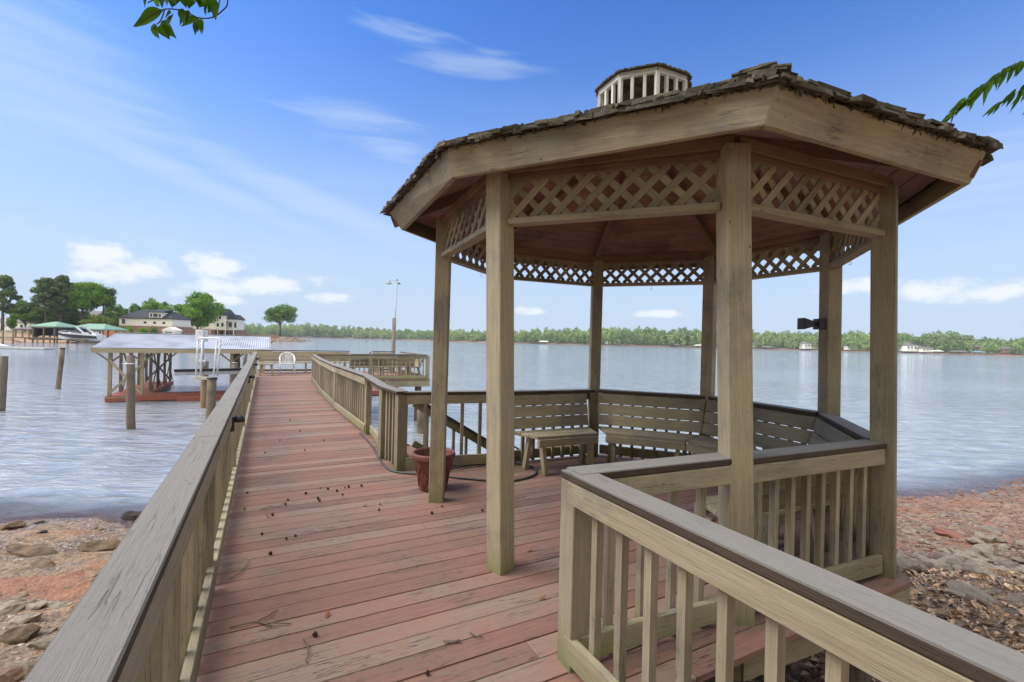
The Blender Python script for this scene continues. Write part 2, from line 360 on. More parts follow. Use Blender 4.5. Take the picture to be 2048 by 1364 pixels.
def ground_mat():
    m,nt,p=newmat('shore_ground'); geo=N(nt,'ShaderNodeNewGeometry'); P=geo.outputs['Position']
    sp=N(nt,'ShaderNodeSeparateXYZ',ins={0:P}); zc=sp.outputs[2]
    a=N(nt,'ShaderNodeTexNoise',ins={'Vector':P,'Scale':.7,'Detail':8.0,'Roughness':.6,'Distortion':.4}).outputs[0]
    b=N(nt,'ShaderNodeTexNoise',ins={'Vector':P,'Scale':9.0,'Detail':8.0,'Roughness':.7}).outputs[0]
    v=N(nt,'ShaderNodeTexVoronoi',ins={'Vector':P,'Scale':26.0}); v2=N(nt,'ShaderNodeTexVoronoi',ins={'Vector':P,'Scale':60.0})
    peb=MIX(nt,N(nt,'ShaderNodeSeparateColor',ins={0:v.outputs[1]}).outputs[0],(.10,.075,.06),(.40,.34,.28))
    peb=MIX(nt,SM(nt,v.outputs[0],.35,.75),peb,(.06,.04,.03))
    sand=MIX(nt,SM(nt,b,.38,.62),(.38,.25,.155),(.17,.105,.06))
    red=MIX(nt,SM(nt,b,.35,.65),(.38,.165,.085),(.25,.10,.055))
    c=MIX(nt,M(nt,'MULTIPLY',SM(nt,M(nt,'ADD',M(nt,'MULTIPLY',a,.75),M(nt,'MULTIPLY',b,.25)),.46,.56),.8),sand,peb)
    st=N(nt,'ShaderNodeMapping',ins={'Vector':P,'Scale':(.35,.9,1)})
    a2=N(nt,'ShaderNodeTexNoise',ins={'Vector':st.outputs[0],'Scale':1.0,'Detail':7.0,'Roughness':.62}).outputs[0]
    c=MIX(nt,M(nt,'MULTIPLY',SM(nt,a2,.5,.58),SM(nt,zc,-1.3,-.8,.8,0)),c,red)
    # leaf litter and humus higher up
    lit=MIX(nt,SM(nt,b,.4,.62),(.20,.12,.07),(.46,.33,.21))
    c=MIX(nt,SM(nt,zc,-1.25,-1.05),c,lit)
    c=MIX(nt,SM(nt,v2.outputs[0],.1,.25,.35,0),c,(.55,.5,.45))
    wet=SM(nt,zc,-1.66,-1.52,1,0); c=MIX(nt,M(nt,'MULTIPLY',wet,.3),c,(.10,.06,.045))
    nt.links.new(c,p.inputs['Base Color']); nt.links.new(SM(nt,zc,-1.62,-1.5,.25,.9),p.inputs['Roughness'])
    bp=N(nt,'ShaderNodeBump',ins={'Height':M(nt,'ADD',M(nt,'MULTIPLY',b,.6),M(nt,'MULTIPLY',v.outputs[0],-.5)),'Strength':.8,'Distance':.04}); nt.links.new(bp.outputs[0],p.inputs['Normal'])
    return m
GM=ground_mat()
g=fastmesh('ground',V,F,NR.random(len(F)),GM,smooth=True); tag(g,kind='structure')
# ---------------------------------------------------------------- water
V,F=grid(axis(-14,16,.12,1700.),axis(4,16,.12,1700.),lambda x,y:x*0+WZ)
dep=WZ-gz_full(V[:,0],V[:,1])
fd=dep[F].min(axis=1); keep=dep[F].max(axis=1)>-.05
F=F[keep]
def water_mat():
    m=bpy.data.materials.new('lake_water'); m.use_nodes=True; nt=m.node_tree; nt.nodes.clear(); out=N(nt,'ShaderNodeOutputMaterial')
    geo=N(nt,'ShaderNodeNewGeometry'); P=geo.outputs['Position']; dp=N(nt,'ShaderNodeAttribute',attribute_name='depth').outputs['Fac']
    m1=N(nt,'ShaderNodeMapping',ins={'Vector':P,'Rotation':(0,0,.22),'Scale':(.9,2.0,1)})
    n1=N(nt,'ShaderNodeTexNoise',ins={'Vector':m1.outputs[0],'Scale':1.15,'Detail':5.0,'Roughness':.62,'Distortion':.6}).outputs[0]
    m2=N(nt,'ShaderNodeMapping',ins={'Vector':P,'Rotation':(0,0,-.15),'Scale':(.25,.7,1)})
    n2=N(nt,'ShaderNodeTexNoise',ins={'Vector':m2.outputs[0],'Scale':1.3,'Detail':3.0,'Roughness':.6,'Distortion':.5}).outputs[0]
    pt=N(nt,'ShaderNodeTexNoise',ins={'Vector':P,'Scale':.03,'Detail':3.0}).outputs[0]
    h=M(nt,'ADD',M(nt,'MULTIPLY',n1,.7),M(nt,'MULTIPLY',n2,.5))
    h=M(nt,'MULTIPLY',h,SM(nt,dp,.0,.16,.35,1.0))
    h=M(nt,'MULTIPLY',h,SM(nt,pt,.35,.65,.35,1.2))
    bp=N(nt,'ShaderNodeBump',ins={'Height':h,'Strength':1.0,'Distance':.24})
    deepc=MIX(nt,SM(nt,n1,.35,.65),(.25,.28,.32),(.41,.43,.45))
    p=N(nt,'ShaderNodeBsdfPrincipled',ins={'Base Color':deepc,'Roughness':.05,'IOR':2.0,'Normal':bp.outputs[0]})
    p.inputs['Specular IOR Level'].default_value=.5
    tr=N(nt,'ShaderNodeBsdfTransparent',ins={'Color':(.80,.74,.66,1)})
    gl=N(nt,'ShaderNodeBsdfGlossy',ins={'Roughness':.1,'Normal':bp.outputs[0]})
    fr=N(nt,'ShaderNodeFresnel',ins={'IOR':1.36,'Normal':bp.outputs[0]})
    sh=N(nt,'ShaderNodeMixShader',ins={0:fr.outputs[0],1:tr.outputs[0],2:gl.outputs[0]})
    mx=N(nt,'ShaderNodeMixShader',ins={0:SM(nt,dp,.0,.14),1:sh.outputs[0],2:p.outputs[0]})
    nt.links.new(mx.outputs[0],out.inputs[0]); return m
wt=fastmesh('water',V,F,NR.random(len(F)),water_mat(),smooth=True); tag(wt,kind='structure')
at=wt.data.attributes.new('depth','FLOAT','POINT')
at.data.foreach_set('value',np.clip(dep,0,5).astype(np.float32))
# ---------------------------------------------------------------- deck
OC=Vector((1.223,4.589,0)); OTH=3.1697; OR=1.903
def oct_(i,r=OR,z=0): a=OTH+(i-1)*math.pi/4; return OC+Vector((math.cos(a)*r,math.sin(a)*r,z))
P1,P2,P3,P4,P5,P6,P7,P8=[oct_(i) for i in range(1,9)]
LP=Vector((-1.29,5.55,0)); NP=Vector((-2.30,7.58,0)); MP=Vector((-1.64,6.11,0)); CP=Vector((.335,2.285,0))
SL=-.40; SR0=1.42
def interval(poly,t):
    xs=[]
    for a,b in zip(poly,poly[1:]+poly[:1]):
        (s0,t0),(s1,t1)=ST(a),ST(b)
        if (t0-t)*(t1-t)<0: xs.append(s0+(s1-s0)*(t-t0)/(t1-t0))
    return (min(xs),max(xs)) if len(xs)>1 else None
octp=[oct_(i,2.09) for i in range(1,9)]
wedge=[LP+E1*.1,oct_(8,2.09),oct_(1,1.9),W(1.2,4.6)]
def right_edge(t):
    r=SR0+np.interp(t,[2.5,7.7,18],[0,.18,.2])
    if t>17.5: r=5.72
    for pl in (octp,wedge):
        iv=interval(pl,t)
        if iv: r=max(r,iv[1])
    return float(r)
def deck_boards(mb,t0,t1,step=.146,gap=.007,z=0,th=.038,sl=SL,redge=right_edge):
    t=t0
    while t<t1:
        a,b=t+gap/2,t+step-gap/2
        ra,rb=redge(a),redge(b)
        if abs(ra-rb)>1: ra=rb=min(ra,rb)
        j=R.uniform(-.012,.012); zz=z+R.uniform(-.002,.002)
        # a cross joint on the long boards
        cuts=[sl+j*0]
        if ra-sl>3.2 and R.random()<.2: cuts.append(R.uniform(1.2,2.4))
        ends=cuts[1:]+[None]
        for c0,c1 in zip(cuts,ends):
            e0=ra+j if c1 is None else c1-.002; e1=rb+j if c1 is None else c1-.002
            A=[W(c0+.001,a,zz-th),W(c0+.001,b,zz-th),W(c0+.001,b,zz),W(c0+.001,a,zz)]
            B=[W(e0,a,zz-th),W(e1,b,zz-th),W(e1,b,zz),W(e0,a,zz)]
            mb.hexa(A,B)
        t+=step
pier=thing('pier',W(.5,5,0),'long faded red boardwalk pier with tan skirt boards, running out to the far platform','pier')
mb=MB(); deck_boards(mb,-3.0,22.15); mb.build('deck_boards',DECK,pier,.0025)
mb=MB()   # skirts
def skirt(mb,a,b,h=.2,off=0,z=-.042,th=.04):
    mb.beam(a+Vector((0,0,z-h/2)),b+Vector((0,0,z-h/2)),th,h)
skirt(mb,W(SL+.03,-3),W(SL+.03,22.1)); skirt(mb,W(SR0-.04,-3),W(SR0-.04,2.15))
for i in (2,3,4,5,6,7): skirt(mb,oct_(i,2.05),oct_(i+1,2.05))
skirt(mb,LP,oct_(8,2.03)); skirt(mb,W(1.55,6.4),W(1.58,17.4)); skirt(mb,W(1.6,17.5),W(5.66,17.5),.22); skirt(mb,W(5.66,17.55),W(5.66,22.1)); skirt(mb,W(-.3,22.1),W(5.6,22.1))
mb.build('skirt_board',PAINT,pier)
mb=MB()
for t in (-2,0.5,3,5.5,8,10.5,13,15.5,18,20.5):
    mb.beam(W(SL+.06,t,-.17),W(SR0-.08,t,-.17),.045,.18)
for s in (0,.7,1.3): mb.beam(W(s,-3,-.14),W(s,21.7,-.14),.04,.18)
for s in (2.2,2.8,3.4,4,4.6,5.2): mb.beam(W(s,17.6,-.14),W(s,21.7,-.14),.04,.18)
for k in range(-2,4): mb.beam(OC+E2*k*.55-E1*1.75*math.sqrt(1-(k*.55/1.95)**2)+Vector((0,0,-.14)),OC+E2*k*.55+E1*1.75*math.sqrt(1-(k*.55/1.95)**2)+Vector((0,0,-.14)),.04,.18)
mb.build('joist',WEATH,pier)
def pile(parent,p,top,name='piling',rad=.13,mat=WEATH,bot=-3.5):
    mb=MB(); mb.tube([(p.x,p.y,bot),(p.x,p.y,-1),(p.x,p.y,top)],[rad*1.05,rad,rad*.95],12); return mb.build(name,mat,parent)
for t in (1,4.2,8,12,16,21.2):
    for s in (-.15,1.25): pile(pier,W(s,t),-.27,bot=-3.9)
for s,t in ((3.2,17.8),(5.3,17.8),(3.2,21.4),(5.3,21.4)): pile(pier,W(s,t),-.27,bot=-4.6)
pile(pier,U(841,866,WZ),-.25,bot=-4.6)
for i in (3,4,5,6,7,8): pile(pier,oct_(i,1.75),-.24,bot=-3.2)
# ---------------------------------------------------------------- railings
def railing(label,a,b,side=1,h=.93,spacing=.13,posts=(),name='railing',cat='railing',cap_w=.14,balz=.02,group=None,mat=PAINT,capmat=CAP,bal=True,botz=.115,zt2=None,skipend=False,capext=(0,0),postw=.09,facing=None,lowboard=None,both=.12):
    a=Vector(a);b=Vector(b); d=(b-a).normalized(); n=d.cross(UP).normalized()*side; L=(b-a).length
    th=thing(name,a,label,cat,group)
    z=lambda f,q: a.lerp(b,f)+Vector((0,0,q))
    dz=(zt2-h) if zt2 is not None else 0
    def P(f,q,off=0): return a.lerp(b,f)+n*off+Vector((0,0,q+dz*f))
    e0,e1=-capext[0]/L,1+capext[1]/L
    mb=MB(); mb.board(P(e0,h-.019,-.01),P(e1,h-.019,-.01),n*cap_w,UP*.038,.5); mb.build('cap_rail',capmat,th,.005)
    mb=MB(); mb.board(P(0,h-.038-.055,.04),P(1,h-.038-.055,.04),n*.038,UP*.105); mb.build('top_rail',mat,th,.003)
    mb=MB(); mb.board(P(0,.035+both/2,.04),P(1,.035+both/2,.04),n*.038,UP*both); mb.build('bottom_rail',lowboard or mat,th,.003)
    if bal:
        k=int(L/spacing)
        for q in range(1,k):
            f=q/k
            if any(abs(f*L-pp*L)<.08 for pp in posts): continue
            lean=R.uniform(-.004,.004)
            mb=MB(); mb.board(P(f,balz,0)+d*lean,P(f,h-.04,0),n*.038,d*.038); mb.build('baluster',mat,th)
    for pp in posts:
        mb=MB(); q=P(pp,0,-.0); mb.board(Vector((q.x,q.y,-.2)),P(pp,h-.0385),n*postw,d*postw); mb.build('post',mat,th,.004)
    return th
# left railing in three lengths; inner boards face s = -.234
sl=-.234-.059
railing('nearest left railing with wide weathered grey cap, cut off by the bottom left corner',W(sl,-1.2),W(sl,3.37),1,posts=(.30,.985),spacing=.185,both=.15,capext=(0,.039))
railing('middle length of left railing, from the nearest black deck light towards the lake',W(sl,3.41),W(sl,11.4),1,posts=(.3,.62,.99),spacing=.185)
railing('far length of left railing, ending beside the small wooden table at the platform',W(sl,11.44),W(sl,19.7),1,posts=(.3,.65,.992),spacing=.19)
# right walkway railing
rp=[NP,Vector((-3.8,10.2,0)),Vector((-5.22,12.9,0)),Vector((-7.0,16.55,0))]
railing('nearest panel of right walkway railing, starting at the thick post beside the gap',rp[0],rp[1],-1,posts=(.0,1),spacing=.17,h=.94,name='railing')
railing('middle panel of right walkway railing with closely spaced balusters',rp[1],rp[2],-1,posts=(1,),spacing=.17,h=.93)
railing('far panel of right walkway railing, meeting the platform corner',rp[2],rp[3],-1,posts=(1,),spacing=.17,h=.92)
railing('short open rail without balusters between two posts above the deck corner',MP,NP,1,posts=(),bal=False,h=.94,zt2=.94)
railing('short railing panel with four balusters beside the terracotta pot',LP,MP,1,posts=(0,1),spacing=.13,h=.94,postw=.12,capext=(.06,0))
railing('railing with wide spaced balusters from the corner post to the gazebo, behind the hose',LP+(P8-LP)*.05,P8,1,posts=(),spacing=.2,h=.93,capext=(.1,0))
# platform railing
railing('railing along the front edge of the far platform with spaced balusters',Vector((-6.95,16.55,0)),W(5.6,17.62),1,posts=(.47,1),spacing=.165,h=.93,postw=.13)
railing('tan railing joining the corner post to the front gazebo post',CP,P3+Vector((-.02,-.0,0)),1,h=.935,posts=(),spacing=.17,capext=(.02,0),lowboard=PAINT)
railing('foreground railing with brown cap sloping off the lower right corner',CP,W(1.32,-1.35),1,h=.932,posts=(0,),spacing=.168,capext=(.06,0),postw=.115)
# gazebo side railings (gazebo openings other than the entrance)
def oring(i,label,z=.925): 
    a,b=oct_(i),oct_(i+1); d=(b-a).normalized()
    return railing(label,a+d*.07,b-d*.07,1,h=z,spacing=.135,posts=(),capext=(.02,.02))
oring(3,'gazebo railing between the front post and the right post, grey topped cap')
oring(4,'gazebo railing on the right side, behind the right post')
oring(5,'gazebo railing behind the bench below the black wall light')
oring(6,'gazebo railing behind the far right bench, facing the open lake')
oring(7,'gazebo railing behind the bench nearest the coiled hose')
def ico(sub):
    bm=bmesh.new(); bmesh.ops.create_icosphere(bm,subdivisions=sub,radius=1); V=np.array([v.co[:] for v in bm.verts]); bm.verts.index_update(); F=np.array([[v.index for v in f.verts] for f in bm.faces]); bm.free(); return V,F
I0=ico(1)
# ---------------------------------------------------------------- gazebo
GZ=thing('gazebo',OC,'octagonal tan wooden gazebo with mossy shingle roof, lattice frieze and white cupola','gazebo')
postpx={1:((873,1003),(887,480)),2:((1001,1133),(1000,463)),3:((1474,1225),(1467,424)),4:((1766,1150),(1769,470)),5:((1658,825),(1662,537)),6:((1415,790),(1421,569)),7:((1188,778),(1194,573)),8:((1003,776),(1004,551))}
ZT=2.70
tops={}
for i in range(1,9):
    p=oct_(i); (bx,by),(tx,ty)=postpx[i]
    def xat(px,py,d): return UD(px,py,d).x
    d=p.y; zb={1:0,2:0,4:0}.get(i,.92 if i!=3 else 0)
    # lateral positions read at two heights give each old post its own small lean
    pyb=682+(EYE-zb)/d*FPX; x0=xat(bx,pyb,d); pyt=682-(2.34-EYE)/d*FPX; x1=xat(tx,pyt,d)
    lim=lambda v: max(-.05,min(.05,v))
    x0=p.x+lim(x0-p.x); x1=p.x+lim(x1-p.x)
    k=(x1-x0)/(2.34-zb); 
    b=Vector((x0-k*zb-k*.25,p.y,-.25)); t=Vector((x0+k*(ZT-zb),p.y,ZT))
    if i in (3,4): b.z=-.3
    rad=Vector((math.cos(OTH+(i-1)*math.pi/4),math.sin(OTH+(i-1)*math.pi/4),0)); tan=Vector((-rad.y,rad.x,0))
    mb=MB(); mb.board(b,t,rad*.14,tan*.14); mb.build('post',PAINT,GZ,.006)
    tops[i]=lambda z,x0=x0,k=k,zb=zb,y=p.y: Vector((x0+k*(z-zb),y,z))
tops[9]=tops[1]
# frieze: bottom rail (flat), lattice, top beam
LB=2.34; LT=2.64
for i in range(1,9):
    a,b=tops[i](LB),tops[i+1](LB); d=(b-a).normalized(); n=d.cross(UP).normalized()
    a2=a+d*.07;b2=b-d*.07
    mb=MB(); mb.board(a2+UP*.022,b2+UP*.022,n*.09,UP*.042); mb.build('frieze_rail',PAINT,GZ,.003)
    mb=MB()
    for q in (-1,1):
        x=-(LT-LB)
        L=(b2-a2).length; ww=.043; pitch=.152
        sft=x
        while sft<L:
            z0,z1=LB+.045,LT
            hh=z1-z0; u0,u1=sft,sft+hh
            if q<0: u0,u1=u1,u0
            # clip to [0,L]
            def clip(u0,z0,u1,z1):
                if u1==u0: return None
                pts=[]
                t0,t1=0,1
                for lim_,sg in ((0,1),(L,-1)):
                    f0=sg*(u0-lim_);f1=sg*(u1-lim_)
                    if f0<0 and f1<0: return None
                    if f0<0: t0=max(t0,f0/(f0-f1))
                    elif f1<0: t1=min(t1,f0/(f0-f1))
                if t1-t0<.05: return None
                return u0+(u1-u0)*t0,z0+(z1-z0)*t0,u0+(u1-u0)*t1,z0+(z1-z0)*t1
            cl=clip(u0,z0,u1,z1)
            if cl:
                p0=a2+d*cl[0]+n*q*.0045; p0.z=cl[1]; p1=a2+d*cl[2]+n*q*.0045; p1.z=cl[3]
                mb.beam(p0,p1,ww,.008,n)
            sft+=pitch
    mb.build('lattice_panel',PAINT,GZ)
    a3,b3=tops[i](LT),tops[i+1](LT)
    mb=MB(); mb.board(a3+d*.071+UP*.02,b3-d*.071+UP*.02,n*.05,UP*.04); mb.board(a3+d*.0+UP*.075,b3+UP*.075,n*.10,UP*.065); mb.build('top_beam',BEAMW,GZ,.003)
# roof
ft={1:U(778,424,2.80),2:U(893,297,2.80),3:U(1553,168,2.80),4:U(1975,302,2.80)}
fb={1:U(803,460,2.62),2:U(905,355,2.62),3:U(1530,250,2.62),4:U(1940,368,2.62)}
for i in range(5,9): ft[i]=oct_(i,2.38,2.80); fb[i]=oct_(i,2.30,2.62)
ft[9]=ft[1]; fb[9]=fb[1]
SLP=math.tan(math.radians(22)); APX=OC+Vector((0,0,0)); 
def slopepts(i,f,dz=0): # f 0 at eave .. 1 at cupola ring
    e=ft[i]; c=oct_(i,.40); p=e.lerp(Vector((c.x,c.y,2.80)),f); p.z=2.80+(Vector((e.x,e.y,0))-Vector((p.x,p.y,0))).length*SLP+dz; return p
for i in range(1,9):
    a,b,c,d_=ft[i],ft[i+1],fb[i+1],fb[i]
    inn=(OC-(a+b)/2); inn.z=0; inn=inn.normalized()*.036; tn=(b-a).normalized()
    mb=MB(); q=.0015*tn
    mb.hexa([d_+q,d_+inn+q,a+inn+q,a+q],[c-q,c+inn-q,b+inn-q,b-q]); mb.build('fascia',PAINT,GZ,.003)
    # ceiling / soffit boards, running parallel with the eave
    mb=MB(); nb=15
    for k in range(nb):
        f0=.05+k/nb*.947; f1=.05+(k+.94)/nb*.947
        p0,p1,p2,p3=slopepts(i,f0,-.065),slopepts(i+1 if i<8 else 1,f0,-.065),slopepts(i+1 if i<8 else 1,f1,-.065),slopepts(i,f1,-.065)
        u=Vector((0,0,.02)); mb.hexa([p0,p3,p3+u,p0+u],[p1,p2,p2+u,p1+u])
    mb.build('ceiling_boards',CEIL,GZ)
    # hip rafter
    mb=MB(); mb.beam(slopepts(i,.0,-.12)+(slopepts(i,.02)-slopepts(i,0)),slopepts(i,.99,-.12),.045,.10); mb.build('hip_rafter',BEAMW,GZ)
    # mossy wooden shingles: courses of ragged overlapping pieces
    mb=MB(); nc=17; i2=i+1 if i<8 else 1
    for k in range(nc):
        f0=k/nc-.012; f1=(k+1.7)/nc
        if f1>1.0: f1=1.0
        A,B=slopepts(i,f0),slopepts(i2,f0); A1,B1=slopepts(i,f1),slopepts(i2,f1); Lc=(B-A).length; n=max(2,int(Lc/(.07 if k==0 else .09))); lays=3 if k==0 else 1
        for ly in range(lays):
          cuts=[0]+sorted(R.uniform(.02,.98) for _ in range(n-1))+[1]
          for c0,c1 in zip(cuts,cuts[1:]):
            over=R.uniform(-.02,.04)+(.03-.012*ly if k==0 else 0); out=(A-A1).normalized()*over if True else 0
            th=R.uniform(.007,.014); lift=.002+ly*.013+(R.random()**6)*.02
            p0=A.lerp(B,c0)+out; p1=A.lerp(B,c1)+out; q0=A1.lerp(B1,c0); q1=A1.lerp(B1,c1)
            ju=lambda: Vector((R.uniform(-.008,.008),R.uniform(-.008,.008),R.uniform(-.006,.006)))
            mb.hexa([p0+UP*(lift-.012)+ju(),q0+UP*.0,q0+UP*th*.5,p0+UP*(lift+th)+ju()],[p1+UP*(lift-.012)+ju(),q1+UP*0,q1+UP*th*.5,p1+UP*(lift+th)+ju()])
    # ridge caps and moss tufts
    for k in range(11):
        f=k/11; p=slopepts(i,f,.035); q=slopepts(i,f+.12 if f+.12<1 else 1,.03); mb.beam(p,q,R.uniform(.10,.15),R.uniform(.012,.02))
    if i in (2,3):
        p=slopepts(i,-.01,.05);  
    for k in range(420):
        f=abs(R.gauss(0,.02)); uu=R.random(); p=slopepts(i,f-.012,.0).lerp(slopepts(i2,f-.012,.0),uu)
        L=R.uniform(.015,.045); dr=Vector((R.uniform(-1,1),R.uniform(-1,1),R.uniform(-1.2,.5))).normalized()*L; wv=Vector((R.uniform(-1,1),R.uniform(-1,1),R.uniform(-1,1)))*.012
        mb.face([p-wv,p+wv,p+wv*.3+dr,p-wv*.3+dr])
    for k in range(150):
        uu=R.random();f=-.014+R.uniform(0,.02); p=slopepts(i,f,.0).lerp(slopepts(i2,f,.0),uu); rr=R.uniform(.006,.014)
        V_m=I0[0]*(1+NR.uniform(-.35,.35,(12,1)))*np.array([rr*1.5,rr*1.2,rr]); mb.arr(V_m+np.array(p+UP*R.uniform(-.005,.035)),I0[1])
    mb.build('shingles',SHING,GZ)
# warped shingle slab lifted at the front corner
mb=MB(); a=slopepts(3,.0,.05); ee=(slopepts(2,0)-slopepts(3,0)).normalized(); inn=(slopepts(3,.2)-slopepts(3,0)).normalized()
for k in range(46):
    f=R.random(); l=.48*(1-f); zz=.0+f**1.6*.085*R.uniform(.3,1)
    p=a+ee*(l-.03)+inn*R.uniform(-.01,.05)+UP*(zz-.02); q=p+ee*R.uniform(.04,.12)*R.choice((-1,1))+inn*R.uniform(-.02,.03)-UP*R.uniform(-.01,.02)
    mb.beam(p,q,R.uniform(.04,.09),R.uniform(.006,.013),Vector((R.uniform(-.2,.2),R.uniform(-.2,.2),1)))
mb.build('loose_shingle',SHING,GZ)
# cupola
cz0=slopepts(1,1.0).z-.12; cz1=4.03; CR=.42
def cup(i,r,z): a=OTH+(i-1)*math.pi/4; return OC+Vector((math.cos(a)*r,math.sin(a)*r,z))
mb=MB()
for i in range(1,9):
    e0,e1=cup(i,.47,cz1-.005),cup(i+1,.47,cz1-.005); ap=OC+UP*(cz1+.10)
    for k in range(6):
        f0,f1=k/6,min(1,(k+1.2)/6)
        mb.hexa([e0.lerp(ap,f0),e0.lerp(ap,f1),e0.lerp(ap,f1)+UP*.006,e0.lerp(ap,f0)+UP*.014],[e1.lerp(ap,f0),e1.lerp(ap,f1),e1.lerp(ap,f1)+UP*.006,e1.lerp(ap,f0)+UP*.014])
    for k in range(14):
        p=e0.lerp(e1,R.random()); mb.box(p+UP*.006,(R.uniform(.01,.03),R.uniform(.01,.03),R.uniform(.008,.016)),R.uniform(0,3))
cu=mb.build('cupola',SHING,GZ)
for i in range(1,9):
    a,b=cup(i,CR,0),cup(i+1,CR,0); d=(b-a).normalized(); n=d.cross(UP)
    mb=MB()
    for u,w_ in ((.0,.05),(.33,.035),(.67,.035),(1,.05)):
        p=a.lerp(b,u); mb.board(p+UP*cz0,p+UP*(cz1-.04),n*.03,d*w_*.8)
    mb.board(a+UP*(cz1-.03),b+UP*(cz1-.03),n*.036,UP*.05); mb.board(a+UP*(cz0+.14),b+UP*(cz0+.14),n*.036,UP*.10)
    mb.build('louvre_frame',WHITEW,cu,.002)
# hooks under the frieze
def hook(p):
    mb=MB(); pts=[p,p-UP*.03]+[p-UP*.045+Vector((math.cos(a)*.012,0,math.sin(a)*.012)) for a in (1.57,.6,-.5,-1.57,-2.6,-3.4)]
    mb.tube(pts,.0022,5); tag(mb.build('hook',GALV),'small metal hook hanging under the lattice frieze','hook','hooks under the gazebo frieze')
hook(tops[8](LB).lerp(tops[1](LB),.42)); hook(tops[5](LB).lerp(tops[4](LB),.45)); hook(tops[6](LB).lerp(tops[7](LB),.5))
# wall light on the back-right post
L0=thing('wall_light',tops[5](1.80)+Vector((-.07,0,0)),'black box-shaped wall light on the inner face of the back right gazebo post','wall light')
p=tops[5](1.80)+Vector((-.07,0,0)); X_=Vector((-1,0,0))
mb=MB(); mb.board(p,p+X_*.07,Vector((0,.1,0)),UP*.105); mb.build('wall_bracket',BLACK,L0,.004)
mb=MB(); mb.board(p+X_*.07,p+X_*.1,Vector((0,.05,0)),UP*.04)
q0,q1=p+X_*.10,p+X_*.21
def sq(c,h): return [c+Vector((0,-h,-h)),c+Vector((0,h,-h)),c+Vector((0,h,h)),c+Vector((0,-h,h))]
mb.hexa(sq(q0,.026),sq(q1,.055)); mb.hexa(sq(q1,.056),sq(q1+X_*.012,.056)); mb.build('lamp_head',BLACK,L0,.002)
# ---------------------------------------------------------------- benches in the gazebo
def obench(i,label,f0=0.0,f1=1.0,seatend=False):
    def V_(r,z,f):
        a,b=oct_(i,r),oct_(i+1,r); p=a.lerp(b,f); return Vector((p.x,p.y,z))
    th=thing('bench',V_(1.5,0,.5),label,'bench','built-in benches around the inside of the gazebo')
    # seat
    mb=MB(); nb=3
    for k in range(nb):
        r0=1.66-k*.143; r1=r0-.137
        mb.hexa([V_(r0,.42,f0),V_(r1,.42,f0),V_(r1,.455,f0),V_(r0,.455,f0)],[V_(r0,.42,f1),V_(r1,.42,f1),V_(r1,.455,f1),V_(r0,.455,f1)])
    mb.build('seat',PAINT,th,.005)
    mb=MB(); r0=1.25; mb.hexa([V_(r0,.33,f0),V_(r0-.04,.33,f0),V_(r0-.04,.418,f0),V_(r0,.418,f0)],[V_(r0,.33,f1),V_(r0-.04,.33,f1),V_(r0-.04,.418,f1),V_(r0,.418,f1)]); mb.build('apron',PAINT,th,.003)
    mb=MB()
    for k in range(3):
        za=.475+k*.137; zb=za+.127; ra=1.675+ (za-.475)*.33; rb=1.675+(zb-.475)*.33
        mb.hexa([V_(ra,za,f0),V_(ra+.03,za,f0),V_(rb+.03,zb,f0),V_(rb,zb,f0)],[V_(ra,za,f1),V_(ra+.03,za,f1),V_(rb+.03,zb,f1),V_(rb,zb,f1)])
    mb.build('backrest',PAINT,th,.004)
    for f in (max(f0+.09,.12),min(f1-.09,.88)):
        for (ra,rb,z1) in ((1.30,1.24,.33),(1.52,1.60,.42)):
            mb=MB(); d=(oct_(i+1)-oct_(i)).normalized(); n=d.cross(UP)
            mb.board(V_(rb,0.001,f),V_(ra,z1,f),d*.05,n*.085); mb.build('leg',PAINT,th,.003)
    return th
obench(7,'gazebo bench with free end and rounded seat, nearest the coiled hose',.12,.995)
obench(6,'gazebo bench along the far side, between the two slim lake side posts',.005,.995)
obench(5,'gazebo bench under the black wall light',.005,.995)
obench(4,'gazebo bench on the right side, its sloping back seen end on',.005,.995)
obench(3,'gazebo bench seen from behind through the balusters of the front right railing',.12,.995)
# ---------------------------------------------------------------- far platform benches
def sbench(a,b,label,out=1,z0=0,back=True):
    a=Vector(a);b=Vector(b); d=(b-a).normalized(); n=d.cross(UP).normalized()*out  # n points to the back
    th=thing('bench',a.lerp(b,.5),label,'bench')
    mb=MB()
    for k in range(3): mb.board(a-n*(.06+k*.145)+UP*.44,b-n*(.06+k*.145)+UP*.44,n*.138,UP*.036)
    mb.build('seat',PAINTF,th)
    mb=MB()
    for k in range(3):
        q=n*(.03+k*.045)+UP*(.54+k*.14); mb.board(a+q,b+q,n*.03,UP*.13)
    mb.build('backrest',PAINTF,th)
    mb=MB(); q=n*.16+UP*.93; mb.board(a+q,b+q,n*.15,UP*.036); mb.build('cap_rail',CAP,th)
    L=(b-a).length; k=max(2,int(L/1.2)+1)
    for j in range(k):
        p=a.lerp(b,(j+.15)/(k-.7)); 
        for o,o2 in ((-.42,-.38),(-.02,.05)):
            mb=MB(); mb.board(p+n*o2+UP*.001,p+n*o+UP*.42,d*.05,n*.09); mb.build('leg',PAINTF,th)
    mb=MB(); mb.board(a+n*.12+UP*.1,b+n*.12+UP*.1,n*.038,UP*.09); mb.build('bottom_rail',PAINTF,th)
    return th
sbench(W(-.25,21.8),W(3.35,21.8),'long tan bench across the far end of the walkway, behind the white plastic chair',-1)
sbench(W(4.35,21.8),W(5.3,21.8),'short bench at the back of the platform beside the lamp post',-1)
sbench(W(5.4,21.4),W(5.4,17.9),'tan bench along the right side of the platform behind the balusters',-1)
sbench(W(2.8,18.12),W(5.25,18.22),'bench on the platform with its back close behind the front railing balusters',1)
